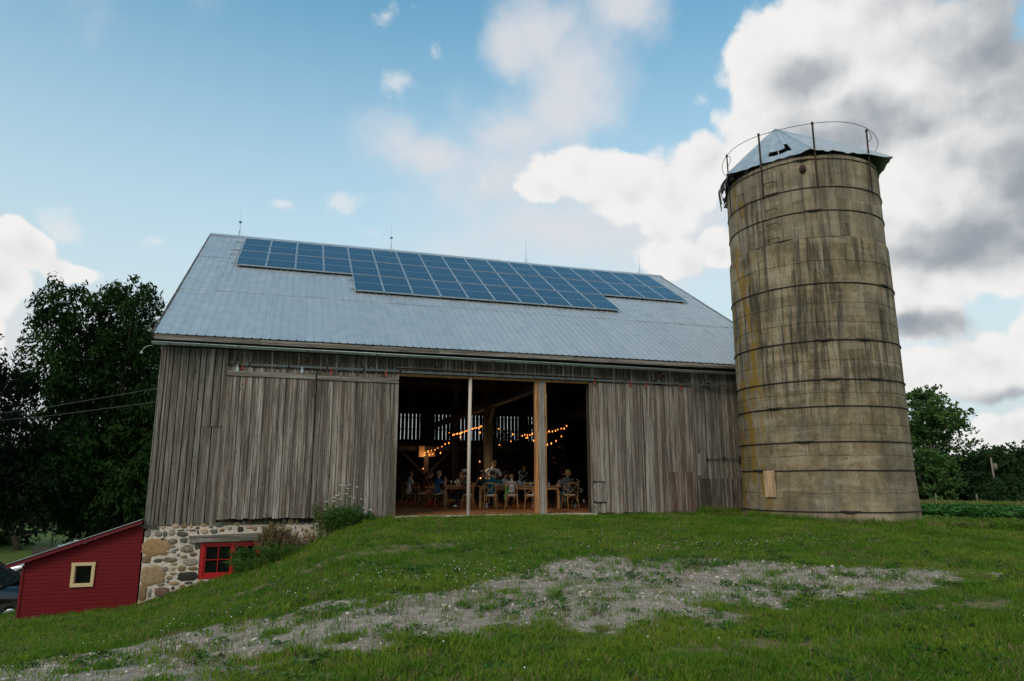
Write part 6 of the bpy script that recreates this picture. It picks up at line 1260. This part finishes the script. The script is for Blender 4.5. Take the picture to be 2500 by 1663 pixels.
    if hair:
        m = MB(); r = random.Random(hash(label) % 999); n, k2 = 16, 9; vs = []; fs = []
        for i in range(k2+1):
            t_ = PI*i/k2*.78
            for j in range(n):
                a = 2*PI*j/n; fr = max(0, math.sin(a)); lim = 1 - .42*fr*(1 if i > 3 else 0); q = V((.094*math.sin(t_)*math.cos(a), (.110*math.sin(t_))*math.sin(a)*(1-.12*fr), .108*math.cos(t_ * (1-.45*fr)))); q *= r.uniform(.97, 1.06); vs.append(Hd(q.x, q.y - .004, q.z + .140))
        for i in range(k2):
            for j in range(n): fs.append((i*n+j, i*n+(j+1) % n, (i+1)*n+(j+1) % n, (i+1)*n+j))
        m.add(vs, fs, 0, True)
        if hstyle in ('long', 'bob'):
            L = .30 if hstyle == 'long' else .13
            for j in range(22):
                a = PI + PI*j/21*1.0; a += .0; x0, y0 = .088*math.cos(a), .095*math.sin(a)*.9; z0 = .15; m.tube([Hd(x0, y0, z0), Hd(x0*1.12, y0*1.15-.01, z0-L*.5), Hd(x0*1.1*r.uniform(.8, 1.1), y0-.02, z0-L*r.uniform(.85, 1.05))], [.022, .024, .010], 5)
        if hstyle == 'tuft': 
            for j in range(10): a = r.uniform(0, 6.3); m.tube([Hd(.05*math.cos(a), .05*math.sin(a), .21), Hd(.07*math.cos(a), .07*math.sin(a)+.01, .26)], [.02, .008], 4)
        m.build('hair', hair, o)
    if hat:
        hO = Hd(0, 0, .185); m = MB(); m.lathe([(.185, -.012), (.19, .0), (.105, .006), (.10, .075), (.075, .105), (0, .10)], 20); hh = m.build('hat', M_straw, o); hh.location = hO; hh.rotation_euler = hR.to_euler(); MB().lathe([(.107, .008), (.106, .028)], 20).build('hat_band', M_darkt, hh)
    if beard: MB().sphere(Hd(0, .055, .055), (.058, .055, .045), 9, 6).build('beard', H_beard, o)
    if top:   # hem and collar of the top give the clothes an edge
        m = MB(); m.lathe([(.060, 0), (.072, .012), (.066, .022)], 14); c_ = m.build('collar', top, o); c_.location = T(0, .0, .50); c_.rotation_euler = Rl.to_euler()
        m = MB(); m.lathe([(.150, -.09), (.158, -.10), (.142, .02), (.13, .05)], 16); c_ = m.build('shirt_hem', top, o); c_.location = P + V((0, 0, .06)); c_.scale = (1.08, .92, 1)
    if legs == 'short':
        for s in (-1, 1):
            hp = P + V((s*.095, .02, -.02)); k_ = V((s*kn[0], kn[1], kn[2])); m = MB(); m.tube([hp.lerp(k_, .2), hp.lerp(k_, .86)], [.098, .088], 12, cap=False); m.build('shorts_leg', low, o)
    return o
M_lip = flat('lips', (.30, .09, .07), .5, var=0)
UP = ((.10, .16, -.20), (-.02, .24, .02)); OUT = ((.05, .24, -.12), (-.04, .50, -.04)); TAB = ((.08, .12, -.26), (-.06, .34, -.24)); CLASP = ((.12, .06, -.27), (-.10, .24, -.22))
person('person in a blue patterned shirt and white shorts at the left table, arms raised', (8.80, 6.78, 0), -1.15, sk='pale', top=M_blue, low=M_wshort, shoe=M_shoe, hair=H_grey, legs='short', lean=.12, armL=OUT, armR=UP)
person('person with long brown hair and a dusty pink top facing left at the table', (9.93, 6.95, 0), PI-1.25, sk='pale', top=M_pinkt, low=M_darkt, hair=H_brown, hstyle='long', lean=.15)
person('person in a cream hat and black and white floral shirt behind the slim white post', (9.60, 4.97, 0), 1.15, sk='tan', top=M_floral, low=M_darkt, shoe=M_shoe, hair=H_brown, hat=True, lean=.16, armL=((.10, .22, -.22), (-.02, .22, .06)), sleeve='short')
person('person in a teal shirt seated with back turned, arm reaching right', (10.14, 3.85, 0), AX-.22, sk='pale', top=M_teal, low=M_darkt, hair=H_brown, lean=.22, head=(.35, -.3), bulk=1.1, armR=((.22, .20, -.12), (.30, .42, -.16)), armL=TAB)
person('person standing in a loose cream shirt, head bowed over the table', (10.72, 5.75, 0), PI+.22, 'stand', sk='pale', top=M_cream, low=M_cream, hair=H_sandy, hstyle='short', lean=.10, head=(.55, .05), armL=CLASP, armR=CLASP, bulk=1.28)
person('small blond child in a white shirt seated on the second chair', (10.83, 3.62, .14), AX+.1, sk='pale', top=M_wshirt, low=M_peach, shoe=M_shoe, hair=H_blond, legs='short', lean=.10, scale=.78, knee=((.11, .40, .48), (.12, .42, .16)), head=(.2, .35))
person('person with black hair in a white top leaning over the table beside the child', (11.0, 5.35, 0), PI+AX+.5, sk='pale', top=M_wtop, low=M_darkt, hair=H_black, hstyle='long', lean=.30, head=(.3, .5))
person('person in dark clothes holding a glass up beside the teal shirt', (10.35, 5.55, 0), PI+AX-.2, sk='tan', top=M_dgreen, low=M_darkt, hair=H_black, lean=.2, armR=UP)
person('person in a green patterned shirt leaning in to kiss', (12.22, 4.42, 0), -1.15, sk='pale', top=M_greenp, low=M_navy, hair=H_brown, lean=.26, armR=TAB, head=(.05, 0))
person('blonde person in a dark striped dress, back turned, right of the centre post', (12.80, 3.14, 0), .30, sk='pale', top=M_stripe, low=M_stripe, hair=H_blond, hstyle='bob', lean=.10, head=(.0, .55), armL=((.14, .16, -.22), (.02, .42, -.18)), armR=TAB, sleeve='short', legs='long')
person('bearded person in a white shirt at the far right, hands clasped at the mouth', (13.35, 4.85, 0), 2.35, sk='dark', top=M_wshirt, low=M_darkt, hair=H_black, beard=True, lean=.22, armL=((.10, .16, -.24), (-.14, .28, .0)), armR=((.10, .16, -.24), (-.14, .28, .0)), sleeve='long')
person('person with long dark hair in a maroon top and pink shorts, left, in shadow', (8.42, 7.88, 0), -1.25, sk='tan', top=M_maroon, low=M_pinks, hair=H_brown, hstyle='long', legs='short', lean=.30, head=(.3, 0))
person('person in a dark green shirt behind the one in pink shorts', (8.80, 8.6, 0), -1.5, sk='pale', top=M_dgreen, low=M_darkt, hair=H_brown, lean=.14)
person('person in a pale top deep in shadow behind the left chairs', (7.98, 8.35, 0), -1.3, sk='tan', top=M_wtop, low=M_darkt, hair=H_brown, lean=.1)
person('dim person standing at the far left inside the opening', (7.0, 7.9, 0), -2.0, 'stand', sk='tan', top=M_dgreen, low=M_dgreen, hair=H_black, lean=.02, legs='short')
person('child in a blue floral dress crouching behind the foot of the centre post', (11.98, 3.55, -.28), 1.2, sk='pale', top=M_bflor, low=M_bflor, shoe=M_pshoe, hair=H_brown, hstyle='bob', lean=.5, scale=.62, knee=((.16, .26, .52), (.12, -.05, .50)), head=(.3, 0))
# small things on the floor and chairs
o = props(MB().sphere((0, 0, .11), (.12, .09, .13), 10, 7).tube(arc((-.07, 0, .2), (0, 0, .34), (.07, 0, .2)), .008, 5).build('red_bag', flat('red_bag_cloth', (.45, .01, .02), .6)), 'bright red bag on the floor under the blue shirted person\'s chair', 'bag'); o.location = (8.62, 7.15, 0)
o = props(MB().sphere((0, 0, .10), (.05, .07, .10), 8, 6).box((.0, .03, .03), (.05, .16, .05)).build('white_bow_bag', M_wshirt), 'small white cloth thing under the first chair', 'bag'); o.location = (10.1, 4.25, 0)
o = props(MB().box((0, 0, .30), (.10, .05, .36), (0, .15, 0)).sphere((.02, 0, .50), (.07, .05, .06), 8, 5).build('green_toy', flat('bright_green_plastic', (.03, .35, .04), .4)), 'bright green toy tucked between child and chair back', 'toy'); o.location = (10.62, 3.62, .2)
